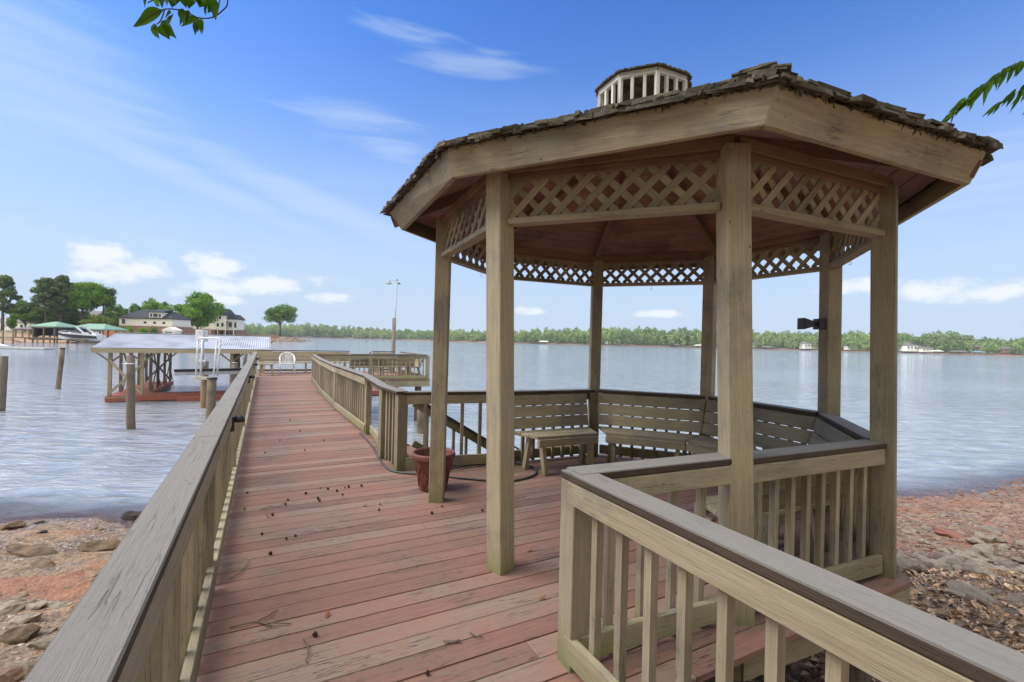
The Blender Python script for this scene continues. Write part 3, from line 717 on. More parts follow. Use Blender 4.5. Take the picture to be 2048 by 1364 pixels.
# side table
p0=UD(534,700,18.1); p0.z=0; T=thing('side_table',p0,'small tan wooden side table next to the white plastic chair','table')
mb=MB()
for k in (-1,0,1): mb.board(p0+E1*k*.145-E2*.27+UP*.43,p0+E1*k*.145+E2*.27+UP*.43,E1*.138,UP*.035)
mb.build('table_top',PAINTF,T)
for a in (-1,1):
    for b in (-1,1):
        mb=MB(); mb.board(p0+E2*a*.22+E1*b*.18+UP*.001,p0+E2*a*.16+E1*b*.14+UP*.41,E1*.04,E2*.085); mb.build('leg',PAINTF,T)
# white plastic chair, facing the camera side
p0=UD(575,700,18.75); p0.z=0; yd=-E1; xd=E2; CH=thing('plastic_chair',p0,'white moulded plastic armchair with slatted back on the far platform','chair')
def cp(x,y,z): return p0+xd*x+yd*y+UP*z
mb=MB(); 
gr=[[cp(-.23+.46*i/6,-.2+.44*j/6,.43-.02*math.sin(j/6*3.14)+.012*((i/3-1)**2)) for i in range(7)] for j in range(7)]
for j in range(6):
    for i in range(6): mb.face([gr[j][i],gr[j][i+1],gr[j+1][i+1],gr[j+1][i]],r=.5,sm=True)
o=mb.build('seat',WHITEP,CH); m=o.modifiers.new('s','SOLIDIFY'); m.thickness=.02
mb=MB(); arc=[cp(-.27,.0,.64),cp(-.26,-.16,.70),cp(-.235,-.25,.76),cp(-.17,-.30,.82),cp(-.08,-.33,.86),cp(0,-.335,.87),cp(.08,-.33,.86),cp(.17,-.30,.82),cp(.235,-.25,.76),cp(.26,-.16,.70),cp(.27,.0,.64)]
mb.tube(arc,.028,8,r=.5); mb.build('back_frame',WHITEP,CH)
mb=MB()
for k in range(-3,4): mb.beam(cp(k*.055,-.2,.44),cp(k*.058,-.31+abs(k)*.012,.84-abs(k)*.012),.034,.008,yd,r=.5)
mb.build('backrest',WHITEP,CH)
for a in (-1,1):
    mb=MB(); mb.tube([cp(a*.27,.24,0),cp(a*.25,.2,.4),cp(a*.27,.18,.62),cp(a*.27,0,.645)],[.02,.028,.03,.03],8,r=.5); mb.build('leg',WHITEP,CH)
    mb=MB(); mb.tube([cp(a*.26,-.27,0),cp(a*.235,-.21,.42),cp(a*.24,-.22,.7)],[.02,.028,.02],8,r=.5); mb.build('leg',WHITEP,CH)
# lamp post behind platform
p0=W(5.35,22.0); p0=UD(787,700,22.4); p0.z=0
LPO=thing('lamp_post',Vector((p0.x,p0.y,WZ)),'tall weathered timber post carrying a thin pole with a tin shade lamp','lamp post')
mb=MB(); mb.tube([(p0.x-.03,p0.y,-4),(p0.x,p0.y,2.52)],[.11,.09],10); mb.build('timber_post',WEATH,LPO)
mb=MB(); tp=Vector((p0.x+.1,p0.y,4.3)); mb.tube([(p0.x+.06,p0.y-.08,.6),(p0.x+.07,p0.y-.08,2.5),tp],.022,8); mb.build('pole',GALV,LPO)
mb=MB(); mb.tube([tp-UP*.05,tp+Vector((-.1,0,.02)),tp+Vector((-.3,0,.02)),tp+Vector((-.38,0,-.04))],.014,6)
mb.tube([tp-UP*.22,tp+Vector((-.12,0,-.02))],.012,6); mb.build('lamp_arm',GALV,LPO)
mb=MB(); mb.lathe([(.0,.09),(.04,.08),(.05,.02),(.17,-.07),(.172,-.075)],tp+Vector((-.4,0,-.08)),16); mb.build('lamp_shade',plain('tin_shade',(.35,.36,.3),.5),LPO)
mb=MB(); mb.lathe([(.0,.05),(.05,.04),(.09,-.02)],tp+Vector((.08,0,-.13)),12); mb.tube([tp+UP*.1,tp-UP*.02],.02,6); mb.build('sensor_head',BLACK,LPO)
# ---------------------------------------------------------------- deck lights on left railing
dls=[(470,841,'nearest'),(498,755,'second'),(506,730,'third'),(511,718,'farthest')]
nm={'nearest':'black dome deck light on the left railing, nearest and largest','second':'black deck light, second along the left railing','third':'small black deck light, third along the left railing','farthest':'tiny black deck light, last on the left railing before the table'}
for px,py,k in dls:
    q=U(px,py,.82); _,t=ST(q); p=W(-.233+.0,t,.80); L=thing('deck_light',p,nm[k],'deck light','black deck lights along the left railing')
    mb=MB(); mb.board(p-UP*.07,p+UP*.05,E1*.055,E2*.03); mb.build('light_base',BLACK,L,.003)
    mb=MB()
    prof=[(.0,.045),(.022,.041),(.036,.029),(.044,.01),(.046,-.010),(.041,-.012),(.038,.006)]
    mb.lathe(prof,p+E2*.05+UP*.02,16); mb.build('light_hood',BLACK,L)
# ---------------------------------------------------------------- pot, hose
p0=Vector((-.79,4.90,0.001)); PT=thing('flower_pot',p0,'terracotta coloured pot with raised lattice pattern standing behind the left gazebo post','pot')
mb=MB(); prof=[(.0,.0),(.135,.0),(.14,.02),(.20,.31),(.205,.32),(.222,.325),(.226,.335),(.226,.37),(.218,.385),(.205,.385),(.195,.36),(.17,.2),(.0,.2)]
mb.lathe(prof,p0,40)
for k in range(9):
    for sg in (-1,1):
        pts=[]
        for j in range(9):
            f=j/8; a=2*math.pi*k/9+sg*f*.75; rr=.143+.055*f+.002; pts.append(p0+Vector((math.cos(a)*rr,math.sin(a)*rr,.03+f*.26)))
        mb.tube(pts,.004,5,r=.5)
mb.build('pot_body',TERRA,PT)
mb=MB(); mb.lathe([(.0,.0),(.178,.0)],p0+UP*.27,24); mb.build('soil',SOIL,PT)
def smooth(pts,n=8):
    out=[]
    for i in range(len(pts)-1):
        a=pts[max(i-1,0)];b=pts[i];c=pts[i+1];d=pts[min(i+2,len(pts)-1)]
        for k in range(n):
            t=k/n; out.append(.5*((2*b)+(c-a)*t+(2*a-5*b+4*c-d)*t*t+(3*b-a-3*c+d)*t**3))
    out.append(pts[-1]); return out
hp=[(720,866),(745,893),(760,920),(778,939),(800,945),(835,948),(880,951),(930,957),(985,961),(1030,961),(1066,951),(1072,940),(1055,930),(1020,926),(975,927),(930,932),(895,938),(905,932),(950,925),(1000,918),(1030,922),(1043,912)]
mb=MB(); pts=[U(x,y,.013+ (.02 if k>14 else 0)) for k,(x,y) in enumerate(hp)]
pts[-1]=pts[-1]+UP*.06
pts.append(UD(1040,900,pts[-1].y)); pts.append(UD(1028,893,pts[-1].y))
mb.tube(smooth(pts),.0125,8); tag(mb.build('garden_hose',HOSE),'dark grey garden hose looping over the deck behind the flower pot','hose')
# ---------------------------------------------------------------- stairs to the water beside the gazebo
a0=W(1.62,6.0,0)
STR=thing('stairs',W(1.6,6.6),'tan wooden stairs with sloping handrail going down from the deck towards the water','stairs')
sdir=(E2).normalized(); base=Vector((-1.35,6.55,0))
for q,o in ((0,0),(1,.85)):
    b0=base+E1*o; 
    mb=MB(); mb.beam(b0-UP*.14,b0+sdir*2.4-UP*1.55,.045,.24); mb.build('stringer',PAINT,STR)
for k in range(8):
    mb=MB(); c=base+sdir*(.16+k*.28)+UP*(-.14-k*.165); mb.board(c+E1*.0,c+E1*.85,sdir*.26,UP*.036); mb.build('tread',DECK,STR)
mb=MB(); mb.beam(base+UP*.74,base+sdir*1.75-UP*.32,.13,.036); mb.build('handrail',CAP,STR)
mb=MB(); mb.beam(base+UP*.66,base+sdir*1.75-UP*.40,.036,.1); mb.beam(base+UP*.1,base+sdir*1.75-UP*.96,.036,.09); mb.build('side_rail',PAINT,STR)
for k in range(1,9):
    c=base+sdir*(k*.2); zt=.62-k*.2*.606; mb=MB(); mb.board(c+UP*(zt-.6),c+UP*zt,sdir*.036,E1*.036); mb.build('baluster',PAINT,STR)
# small red floating dock beyond
p0=U(752,790,-1.55); FD=thing('floating_dock',p0,'small red floating dock partly hidden under the platform','dock')
mb=MB(); mb.board(p0-E2*.6+E1*.8+UP*.12,p0+E2*1.6+E1*.8+UP*.12,E1*1.6,UP*.22); mb.build('dock_deck',DOCKRED,FD)
mb=MB(); mb.board(p0-E2*.5+E1*.8-UP*.07,p0+E2*1.5+E1*.8-UP*.07,E1*1.4,UP*.12); mb.build('float',BLACK,FD)

# ---------------------------------------------------------------- roofed boat dock
B0=Vector((-17.95,20.8,0)); DZ=-1.33
def BW(s,t,z=0): return B0+E2*s+E1*t+UP*z
BD=thing('boat_dock',BW(3,3.5,WZ),'open boat dock with grey corrugated metal roof on tan posts and a red floating deck','boat dock')
def dkb(mb,s0,s1,t0,t1,along=True,z=DZ):
    if along:
        t=t0
        while t<t1-.01: mb.board(BW(s0,t+.07,z-.02),BW(s1,t+.07,z-.02),E1*.134,UP*.036); t+=.14
    else:
        t=s0
        while t<s1-.01: mb.board(BW(t+.07,t0,z-.02),BW(t+.07,t1,z-.02),E2*.134,UP*.036); t+=.14
mb=MB(); dkb(mb,0,6.2,0,1.3,False); dkb(mb,0,1.35,1.32,7.6); dkb(mb,4.75,6.2,1.32,7.6); mb.build('deck_boards',DOCKRED,BD)
mb=MB(); mb.board(BW(-.02,-.025,DZ-.13),BW(6.2,-.025,DZ-.13),E1*.04,UP*.24); mb.board(BW(-.025,0,DZ-.13),BW(-.025,7.6,DZ-.13),E2*.04,UP*.24)
mb.board(BW(1.37,1.3,DZ-.11),BW(1.37,7.6,DZ-.11),E2*.04,UP*.2); mb.board(BW(1.3,-.05,DZ-.16),BW(2.9,-.05,DZ-.16),E1*.04,UP*.12); mb.build('skirt_board',DOCKRED,BD)
mb=MB(); mb.board(BW(2.65,-.28,DZ-.17),BW(4.55,-.28,DZ-.17),E1*.45,UP*.2); mb.build('step',DOCKRED,BD,.01)
mb=MB(); mb.board(BW(.1,.65,WZ+.02),BW(6.1,.65,WZ+.02),E1*1.15,UP*.2); mb.board(BW(.68,1.3,WZ+.02),BW(.68,7.4,WZ+.02),E2*1.2,UP*.2); mb.board(BW(5.5,1.3,WZ+.02),BW(5.5,7.4,WZ+.02),E2*1.2,UP*.2); mb.build('float',BLACK,BD)
mb=MB(); mb.board(BW(-.05,.1,DZ-.06),BW(.75,.1,DZ-.06),E1*.3,UP*.05); mb.build('bumper_board',PAINTF,BD)
SP=(.1,1.25,4.75,6.05); TP=(.06,1.9,3.7,5.5,7.3)
def roofz(t): return 1.48-abs(t-3.5)/3.8*.64
for i,s_ in enumerate(SP):
    for j,t_ in enumerate(TP):
        wd=.13 if j==0 else .11
        mb=MB(); mb.board(BW(s_,t_,DZ-.2),BW(s_+R.uniform(-.02,.02),t_,roofz(t_)-.12),E2*wd,E1*wd); mb.build('post',PAINTF if j==0 else WEATH,BD)
        if j in (0,4) or j==2:
            for q in (-1,1):
                if 0<=s_+q*.6<=6.3 or True:
                    mb=MB(); mb.beam(BW(s_,t_+.08,roofz(t_)-.72),BW(s_+q*.6,t_+.08,roofz(t_)-.2),.07,.04,E1); mb.build('knee_brace',PAINTF,BD)
for s0,s1,t_,m in ((.1,1.25,-.03,PAINTF),(.1,1.25,7.4,WEATH)):
    for z0,z1 in ((DZ+.1,.1),(.3,DZ+.1)):
        mb=MB(); mb.beam(BW(s0,t_-.05-(.02 if z0<z1 else 0),z0),BW(s1,t_-.05-(.02 if z0<z1 else 0),z1),.1,.035,E1); mb.build('cross_brace',m,BD)
for s_ in (1.25,.1,4.75):
    for a,b in ((0,1),(2,3)):
        for z0,z1 in ((DZ+.1,.5),(.5,DZ+.1)):
            mb=MB(); o=.07 if z0<z1 else .11; mb.beam(BW(s_+o,TP[a+1],z0),BW(s_+o,TP[b+1],z1),.1,.035,E2); mb.build('cross_brace',WEATH,BD)
mb=MB()
for t_ in TP: mb.board(BW(-.1,t_,roofz(t_)-.09),BW(6.2,t_,roofz(t_)-.09),E1*.05,UP*.14)
mb.build('roof_beam',WEATH,BD)
mb=MB()
n=276; s0,s1=-.45,6.45
for sg in (-1,1):
    pr=[]
    for k in range(n+1):
        s_=s0+(s1-s0)*k/n; dz=.016*math.sin(k*math.pi/2); te=3.5+sg*3.82
        pr.append((BW(s_,3.5,1.50+dz),BW(s_,te,.84+dz)))
    for k in range(n): mb.face([pr[k][0],pr[k+1][0],pr[k+1][1],pr[k][1]],r=.5)
mm,nt,p=newmat('corrugated_metal'); ge=N(nt,'ShaderNodeNewGeometry'); nn=N(nt,'ShaderNodeTexNoise',ins={'Vector':ge.outputs['Position'],'Scale':1.2,'Detail':7.0}).outputs[0]
nt.links.new(MIX(nt,SM(nt,nn,.4,.7),(.52,.53,.56),(.36,.36,.39)),p.inputs['Base Color']); p.inputs['Metallic'].default_value=.25; p.inputs['Roughness'].default_value=.5
ro=mb.build('roof',mm,BD)
mb=MB(); mb.beam(BW(s0,3.5,1.525),BW(s1,3.5,1.525),.3,.02); mb.build('ridge_cap',GALV,ro)
mb=MB()
for te,q in ((-.33,-1),(7.33,1)): mb.board(BW(s0,te,.72),BW(s1,te,.72),E1*.035,UP*.19)
for s_ in (s0,s1):
    for te in (-.33,7.33): mb.beam(BW(s_,te,.74),BW(s_,3.5,1.4),.035,.19)
mb.build('fascia',PAINTF,BD)
# ---------------------------------------------------------------- mooring pilings
def mooring(px,py,pyt,pxt,rad,label,cap=None,band=False,mat=WEATH):
    b=U(px,py,WZ); d=b.y; t=UD(pxt,pyt,d)
    th=thing('mooring_piling',b,label,'piling')
    lean=(t-b); lo=b-lean*.9
    mb=MB(); n=7; mb.tube([lo.lerp(t,k/n)+Vector((R.uniform(-.008,.008),R.uniform(-.008,.008),0)) for k in range(n+1)],[rad*(1.06-.1*k/n)*R.uniform(.97,1.03) for k in range(n+1)],14); mb.build('pole',mat,th)
    if cap: 
        mb=MB(); mb.tube([t-UP*.0,t+UP*.035],[rad*1.12,rad*1.05],12); mb.build('cap',cap,th)
    if band:
        mb=MB(); mb.tube([t-UP*.28,t-UP*.24],rad*1.15,12); q=t-UP*.27; mb.board(q-Vector((.2,0.1,0)),q+Vector((.16,.1,0)),Vector((0,.02,0)),UP*.03); mb.build('bracket',WHITEP,th)
    return th
mooring(2,822,712,9,.12,'weathered piling cut by the left edge of the photo')
mooring(116,778,697,125,.115,'leaning weathered piling standing alone in open water',SOIL)
mooring(262,858,711,261,.12,'thick weathered piling with a white bracket in front of the boat dock',None,True)
mooring(420,860,757,424,.14,'dark split piling beside the red dock step, at the near end of the lift',BLACK)
mooring(463,800,726,470,.13,'weathered piling with a grey cap right behind the left railing',GALV)
mooring(487,760,707,491,.13,'short dark piling behind the left railing near the boat dock roof corner')
mooring(733,720,704,741,.14,'piling head just showing above the platform railing')
# ---------------------------------------------------------------- boat lift
lb=U(408,815,WZ); d=lb.y
BL=thing('boat_lift',lb,'boat lift with black bunk, white guide pipes and white motor box on a pole','boat lift')
mb=MB(); mb.tube([(lb.x,lb.y,-4),(lb.x,lb.y,UD(408,722,d).z)],[.15,.14],14); mb.build('piling',wood('wet_piling',(.30,.20,.11),(.2,.13,.08),(.06,.045,.03),specks=.3,crack=.8),BL)
a=UD(411,722,d); mb=MB(); mb.tube([a-UP*.3+Vector((0,-.18,0)),UD(411,680,d)+Vector((0,-.18,0))],.05,10); mb.build('pole',GALV,BL)
c=UD(409,672,d)+Vector((0,-.18,0)); mb=MB(); mb.box(c,(.36,.3,.46)); mb.box(c+UP*.24,(.38,.32,.03)); mb.build('motor_box',WHITEP,BL,.02)
mb=MB(); c=UD(411,722,d)+Vector((0,-.2,0)); mb.box(c+UP*.0,(.3,.06,.1)); mb.box(c-Vector((.1,0,.1)),(.06,.08,.2)); mb.box(c+Vector((.1,0,-.1)),(.06,.08,.2)); mb.build('hub_plate',GALV,BL,.01)
l0=UD(348,743,d-1.1); l1=UD(495,740,d+.6); mb=MB(); mb.beam(l0+UP*.04,l1+UP*.04,.16,.10); mb.build('bunk',BLACK,BL,.01)
mb=MB(); mb.beam(l0-UP*.09,l1-UP*.09,.1,.15); mb.build('beam',GALV,BL,.01)
mb=MB(); q0=UD(388,756,d-1.0); q1=UD(434,757,d-1.0); mb.beam(q0,q1,.1,.12); mb.build('cross_member',plain('lift_cream',(.55,.52,.4),.6),BL,.01)
for x0,x1 in ((392,396),(401,405),(427,434),(434,441)):
    dd=d-1.0+(.25 if x0 in (401,434) else 0); mb=MB(); mb.tube([UD(x0,752,dd),UD(x1,680,dd)],.035,8); mb.build('guide_pipe',WHITEP,BL)
mb=MB(); mb.tube(smooth([UD(396,682,d-1),UD(397,676.5,d-1),UD(403,676,d-1),UD(432,676.5,d-1),UD(440,678,d-1),UD(441,684,d-1)],3),.035,8); mb.build('guide_pipe',WHITEP,BL)
# ---------------------------------------------------------------- far land, left peninsula and far shore
def landmesh(name,nodes,prof,mat,blend=None):
    V=[];n=len(prof[0]);
    for k,(px,d0,b) in enumerate(nodes):
        for (o0,z0),(o1,z1) in zip(*prof):
            o=o0*(1-b)+o1*b; z=z0*(1-b)+z1*b
            if name=='peninsula' and z>-1.7: z=-1.7+(z+1.7)*min(1,max(0,(632-px)/48))
            d=d0+o; x=(px-1024)/FPX*d; V.append((x,d,z+(vnoise(np.array([x]),np.array([d]),.15,5)[0]*.5 if z>-1.3 else 0)))
    m=len(nodes); i=np.arange(m*n).reshape(m,n)
    F=np.stack([i[:-1,:-1].ravel(),i[1:,:-1].ravel(),i[1:,1:].ravel(),i[:-1,1:].ravel()],1)
    o=fastmesh(name,np.array(V),F,NR.random(len(F)),mat,smooth=True); tag(o,kind='structure'); return o
def landmat(name,bank,top,zb):
    m,nt,p=newmat(name); ge=N(nt,'ShaderNodeNewGeometry'); z=N(nt,'ShaderNodeSeparateXYZ',ins={0:ge.outputs['Position']}).outputs[2]
    n=N(nt,'ShaderNodeTexNoise',ins={'Vector':ge.outputs['Position'],'Scale':.35,'Detail':8.0,'Roughness':.65}).outputs[0]
    c=MIX(nt,SM(nt,M(nt,'ADD',z,M(nt,'MULTIPLY',n,1.6)),zb+.3,zb+1.3),bank,top); c=MIX(nt,SM(nt,n,.5,.7),c,tuple(x*.7 for x in bank))
    nt.links.new(c,p.inputs['Base Color']); p.inputs['Roughness'].default_value=.95; return m
pn=[(-1500,40),(-700,60),(-300,78),(-100,92),(0,103),(60,117),(130,120),(200,122),(240,128),(290,138),(330,150),(380,168),(430,188),(470,204),(500,216),(520,222),(540,226),(560,231),(580,235),(590,236.5),(600,238),(608,239),(616,240),(624,241.5),(632,242.5)]
nodes=[(px,d,min(1,max(0,(px-470)/60))) for px,d in pn]
prA=[(-3,-2.6),(0,-1.7),(5,-1.0),(14,-.3),(20,.5),(34,.9),(110,1.3),(230,1.6)]; prB=[(-1,-2.4),(0,-1.7),(1.3,-.7),(2.6,.1),(5,.75),(10,.8),(14,.1),(18,-2.2)]
landmesh('peninsula',nodes,(prA,prB),landmat('beach_land',(.42,.27,.16),(.16,.16,.06),.4))
def Dsh(px): return float(np.interp(px,[-3000,-1000,-200,440,640,800,900,1050,1200,1450,1620,1800,1950,2048,2600,4200],[900,900,800,620,960,980,800,700,680,690,620,560,520,490,420,380]))
def Hsh(px): return float(np.interp(px,[-3000,400,470,560,620,700,790,860,900,1000,1100,1200,1300,1450,1520,1600,1700,1790,1830,1900,1960,2048,4200],[20,20,15,19,24,23,17,16,17,15,19,24,25,25,23,22,22,22,20,23,15,15,15]))
fn=[(px,Dsh(px),0) for px in list(range(-3000,400,200))+list(range(400,2200,40))+list(range(2200,4300,200))]
pr=[(-3,-2.6),(0,-1.7),(5,-.6),(14,.8),(40,2.5),(120,4),(250,5),(700,9)]
landmesh('far_shore',fn,(pr,pr),landmat('far_bank',(.24,.13,.08),(.07,.10,.03),.3))
# rock revetment on the jetty: uncountable rubble
def ico(sub):
    bm=bmesh.new(); bmesh.ops.create_icosphere(bm,subdivisions=sub,radius=1); V=np.array([v.co[:] for v in bm.verts]); bm.verts.index_update(); F=np.array([[v.index for v in f.verts] for f in bm.faces]); bm.free(); return V,F
I1=ico(1); IB=ico(2); I2=ico(3)
def scatter(name,pts,sizes,mat,flat=.6,base=I1,jit=.25,smooth=False):
    n=len(pts); BV,BF=base; nv=len(BV); V=np.zeros((n*nv,3)); F=np.zeros((n*len(BF),3),int); rn=np.zeros(n*len(BF))
    for k in range(n):
        a=NR.random()*6.28; c,s_=math.cos(a),math.sin(a); v=BV*(1+NR.uniform(-jit,jit,(nv,1)))*np.array([1,NR.uniform(.55,.9),flat*NR.uniform(.6,1.2)])*sizes[k]
        v=np.stack([v[:,0]*c-v[:,1]*s_,v[:,0]*s_+v[:,1]*c,v[:,2]+v[:,0]*NR.uniform(-.25,.25)],1)
        V[k*nv:(k+1)*nv]=v+pts[k]; F[k*len(BF):(k+1)*len(BF)]=BF+k*nv; rn[k*len(BF):(k+1)*len(BF)]=NR.random()
    return fastmesh(name,V,F,rn,mat,smooth=smooth)
def rockmat(name,c1,c2,c3,sc=6):
    m,nt,p=newmat(name); ge=N(nt,'ShaderNodeNewGeometry'); at=N(nt,'ShaderNodeAttribute',attribute_name='rnd').outputs['Fac']
    tcx=N(nt,'ShaderNodeTexCoord').outputs['Object']
    n=N(nt,'ShaderNodeTexNoise',ins={'Vector':N(nt,'ShaderNodeMapping',ins={'Vector':tcx,'Scale':(1,1,6)}).outputs[0],'Scale':float(sc),'Detail':8.0,'Roughness':.65}).outputs[0]
    n2=N(nt,'ShaderNodeTexNoise',ins={'Vector':tcx,'Scale':sc*6.0,'Detail':5.0,'Roughness':.7}).outputs[0]
    c=MIX(nt,SM(nt,n,.35,.65),MIX(nt,at,c1,c2),c3); c=MIX(nt,M(nt,'MULTIPLY',SM(nt,n2,.5,.7),.5),c,tuple(x*.35 for x in c1))
    nt.links.new(c,p.inputs['Base Color']); p.inputs['Roughness'].default_value=.9
    b=N(nt,'ShaderNodeBump',ins={'Height':M(nt,'ADD',n,M(nt,'MULTIPLY',n2,.4)),'Strength':.8,'Distance':.03}); nt.links.new(b.outputs[0],p.inputs['Normal']); return m
RK=rockmat('grey_rock',(.17,.14,.105),(.44,.37,.28),(.29,.23,.17)); RKB=rockmat('brown_rock',(.15,.10,.055),(.24,.16,.085),(.09,.06,.035),5); RKD=rockmat('dark_wet_rock',(.025,.02,.018),(.07,.05,.04),(.04,.03,.025))
RKR=rockmat('red_stone',(.13,.075,.05),(.36,.23,.16),(.23,.13,.09)); RKP=rockmat('pale_riprap',(.30,.25,.2),(.5,.44,.36),(.35,.3,.25),1.5); RKQ=rockmat('pebble_mix',(.09,.075,.06),(.66,.61,.54),(.30,.23,.17),3)
pts=[];sz=[]
for k in range(700):
    px=NR.uniform(470,624); d0=np.interp(px,[p[0] for p in pn],[p[1] for p in pn]); o=NR.uniform(-.3,4.5)
    z=-1.65+(np.interp(o,[0,1.3,2.6,5],[-1.6,-.7,.1,.7])+1.65)*min(1,max(0,(632-px)/48)); d=d0+o; pts.append(((px-1024)/FPX*d,d,z)); sz.append(NR.uniform(.25,.6))
tag(scatter('riprap',np.array(pts),sz,RKP),'pale rubble bank round the jetty under the lone tree','rubble',kind='stuff')
# ---------------------------------------------------------------- trees
def leaves(centres,radii,n,size,rough=.35,flat=1.0,shell=.55):
    """leaf-clump quads in blobs; returns V,F,rnd"""
    C_=np.array(centres);Rr=np.array(radii); k=NR.integers(0,len(C_),n)
    w_=(Rr.prod(axis=1)); k=NR.choice(len(C_),n,p=w_/w_.sum())
    u=NR.normal(size=(n,3)); u/=np.linalg.norm(u,axis=1)[:,None]; r=(shell+(1-shell)*NR.random(n)**.6)*(1+NR.normal(size=n)*.08)
    P=C_[k]+u*Rr[k]*r[:,None]
    nr=u+NR.normal(size=(n,3))*.8; nr[:,2]+=.3; nr/=np.linalg.norm(nr,axis=1)[:,None]
    t=np.cross(nr,NR.normal(size=(n,3))); t/=np.linalg.norm(t,axis=1)[:,None]; b=np.cross(nr,t)
    s_=size*NR.uniform(.5,1.3,n)[:,None]
    V=np.stack([P-t*s_,P-b*s_*.6,P+t*s_,P+b*s_*.6],1).reshape(-1,3); F=np.arange(n*4).reshape(n,4)
    lobe=NR.random(len(C_)); rn=np.clip(.5*lobe[k]+.5*NR.random(n),0,1)
    return V,F,rn
def tree(base,h,rad,label,mat,kind='round',n=2200,size=.4,trunk_f=.3,group=None,name='tree',cat='tree'):
    base=Vector(base); th=thing(name,base,label,cat,group); tr=max(.12,h*.022)
    cz0=h*trunk_f; cent=[];rr=[]
    if kind=='pine':
        for k in range(20):
            f=k/19; z=h*(.38+.6*f); a=k*2.4+R.random(); rd=rad*(.75*math.sin(.5+f*2.4)+.12)*R.uniform(.6,1.05); cent.append((base.x+math.cos(a)*rd*.7,base.y+math.sin(a)*rd*.7,base.z+z)); rr.append((rad*R.uniform(.22,.42),rad*R.uniform(.22,.42),h*R.uniform(.035,.07)))
        for k in range(3): cent.append((base.x+R.uniform(-.2,.2)*rad,base.y,base.z+h*(.88+.04*k))); rr.append((rad*.35,rad*.35,h*.03))
    elif kind=='bush':
        for k in range(7): 
            a=R.random()*6.28; q=R.random()**.5*.5; cent.append((base.x+math.cos(a)*rad*q,base.y+math.sin(a)*rad*q,base.z+h*R.uniform(.3,.62))); rr.append((rad*.5,rad*.5,h*.34))
    else:
        cc=h*(trunk_f+(1-trunk_f)*.5); ch=h*(1-trunk_f)*.5
        for k in range(34):
            u=Vector((R.gauss(0,1),R.gauss(0,1),R.gauss(0,1))).normalized()*(R.random()**.4)*.76
            wz=1-.25*max(0,-u.z) ; sx_=1.0 if u.z<.3 else .85
            cent.append((base.x+u.x*rad*sx_*wz,base.y+u.y*rad*sx_*wz,base.z+cc+u.z*ch)); q=R.uniform(.18,.34); rr.append((rad*q,rad*q,ch*q*.9))
    mb=MB()
    if kind!='bush':
        top=base+UP*h*(.93 if kind=='pine' else trunk_f+.3*(1-trunk_f))
        mb.tube([base-UP*.4,base+UP*h*.12+Vector((R.uniform(-.1,.1),0,0)),base.lerp(top,.6)+Vector((R.uniform(-.2,.2),0,0)),top],[tr*1.3,tr,tr*.75,tr*.25],9)
        for k in range(len(cent)):
            if kind=='pine' or k%2==0:
                c=Vector(cent[k]); zf=max(.15,(c.z-base.z)/h-.12) if kind=='pine' else trunk_f*R.uniform(.85,1.5)
                s0=base.lerp(base+UP*h,min(zf,.85 if kind=='pine' else trunk_f+.25)); mid=s0.lerp(c,.5)+UP*(-.02*h if kind=='pine' else .0)
                mb.tube([s0,mid,c],[tr*.38,tr*.22,tr*.08],5,cap=False)
    else: 
        for k in range(3): mb.tube([base-UP*.2,Vector(cent[k])],[.05,.02],5)
    mb.build('trunk',BARK,th)
    V,F,rn=leaves(cent,rr,int(n*2.6),size*.8,shell=.3)
    fastmesh('crown',V,F,rn,mat,th); return th
def land_z(px,d):
    d0=np.interp(px,[p[0] for p in pn],[p[1] for p in pn]); return float(np.interp(d-d0,[a for a,_ in prA],[z for _,z in prA]))
def ptree(px,pyt,hw,d,label,mat,kind='round',n=2200,size=.4,tf=.3,name='tree',z=None,cat='tree'):
    z=land_z(px,d) if z is None else z; b=UD(px,600,d); b.z=z; top=UD(px,pyt,d).z
    return tree(b,top-z,hw/FPX*d,label,mat,kind,n,size,tf,name=name,cat=cat)
ptree(6,553,30,138,'tall dark pine at the left edge of the photo with open layered boughs',LEAFP,'pine',2200,.38,name='pine_tree')
ptree(93,556,33,140,'tall pine with a bare trunk, left one of the pair beside the big green tree',LEAFP,'pine',2200,.38,name='pine_tree')
ptree(122,554,28,144,'tall pine against the big green tree, right one of the pair',LEAFP,'pine',2400,.38,name='pine_tree')
ptree(165,553,44,148,'huge bright green broadleaf tree behind the green roofed boathouses',LEAFG,'round',5200,.42,.28)
ptree(207,563,26,155,'open crowned tree leaning out on the right of the huge bright green tree',LEAFD,'round',1300,.38,.45)
ptree(52,598,30,150,'dark broad tree between the edge pine and the paired pines',LEAFD,'round',2600,.4,.2)
ptree(84,612,34,146,'low dark spreading tree under the paired pines',LEAFD,'round',2600,.4,.12)
ptree(130,604,32,152,'dark undergrowth tree behind the tall pine trunks',LEAFD,'round',2600,.4,.1)
ptree(160,618,34,156,'dark leafy tree filling the gap below the huge bright green tree',LEAFD,'round',2600,.4,.08)
ptree(108,630,26,150,'low dark bushy tree between the two tall pine trunks',LEAFD,'round',2200,.4,.06)
ptree(218,622,20,160,'low dark tree beside the orange bank',LEAFD,'round',1600,.4,.08)
ptree(196,626,32,142,'low yellow green tree right behind the long green boathouse roof',LEAFY,'round',2200,.36,.15)
ptree(28,624,12,132,'small round bright green tree on the far left bank',LEAFG,'round',900,.3,.1)
ptree(236,604,30,185,'dark green tree left of the dark roofed house',LEAFD,'round',2200,.45,.15)
ptree(272,604,24,190,'dark green tree rising over the left end of the dark roof',LEAFD,'round',1600,.45,.15)
ptree(300,593,22,196,'pale green tree behind the dark roof, left of two',LEAFG,'round',1500,.45,.2)
ptree(326,597,20,196,'pale green tree behind the dark roof, right of two',LEAFG,'round',1300,.45,.2)
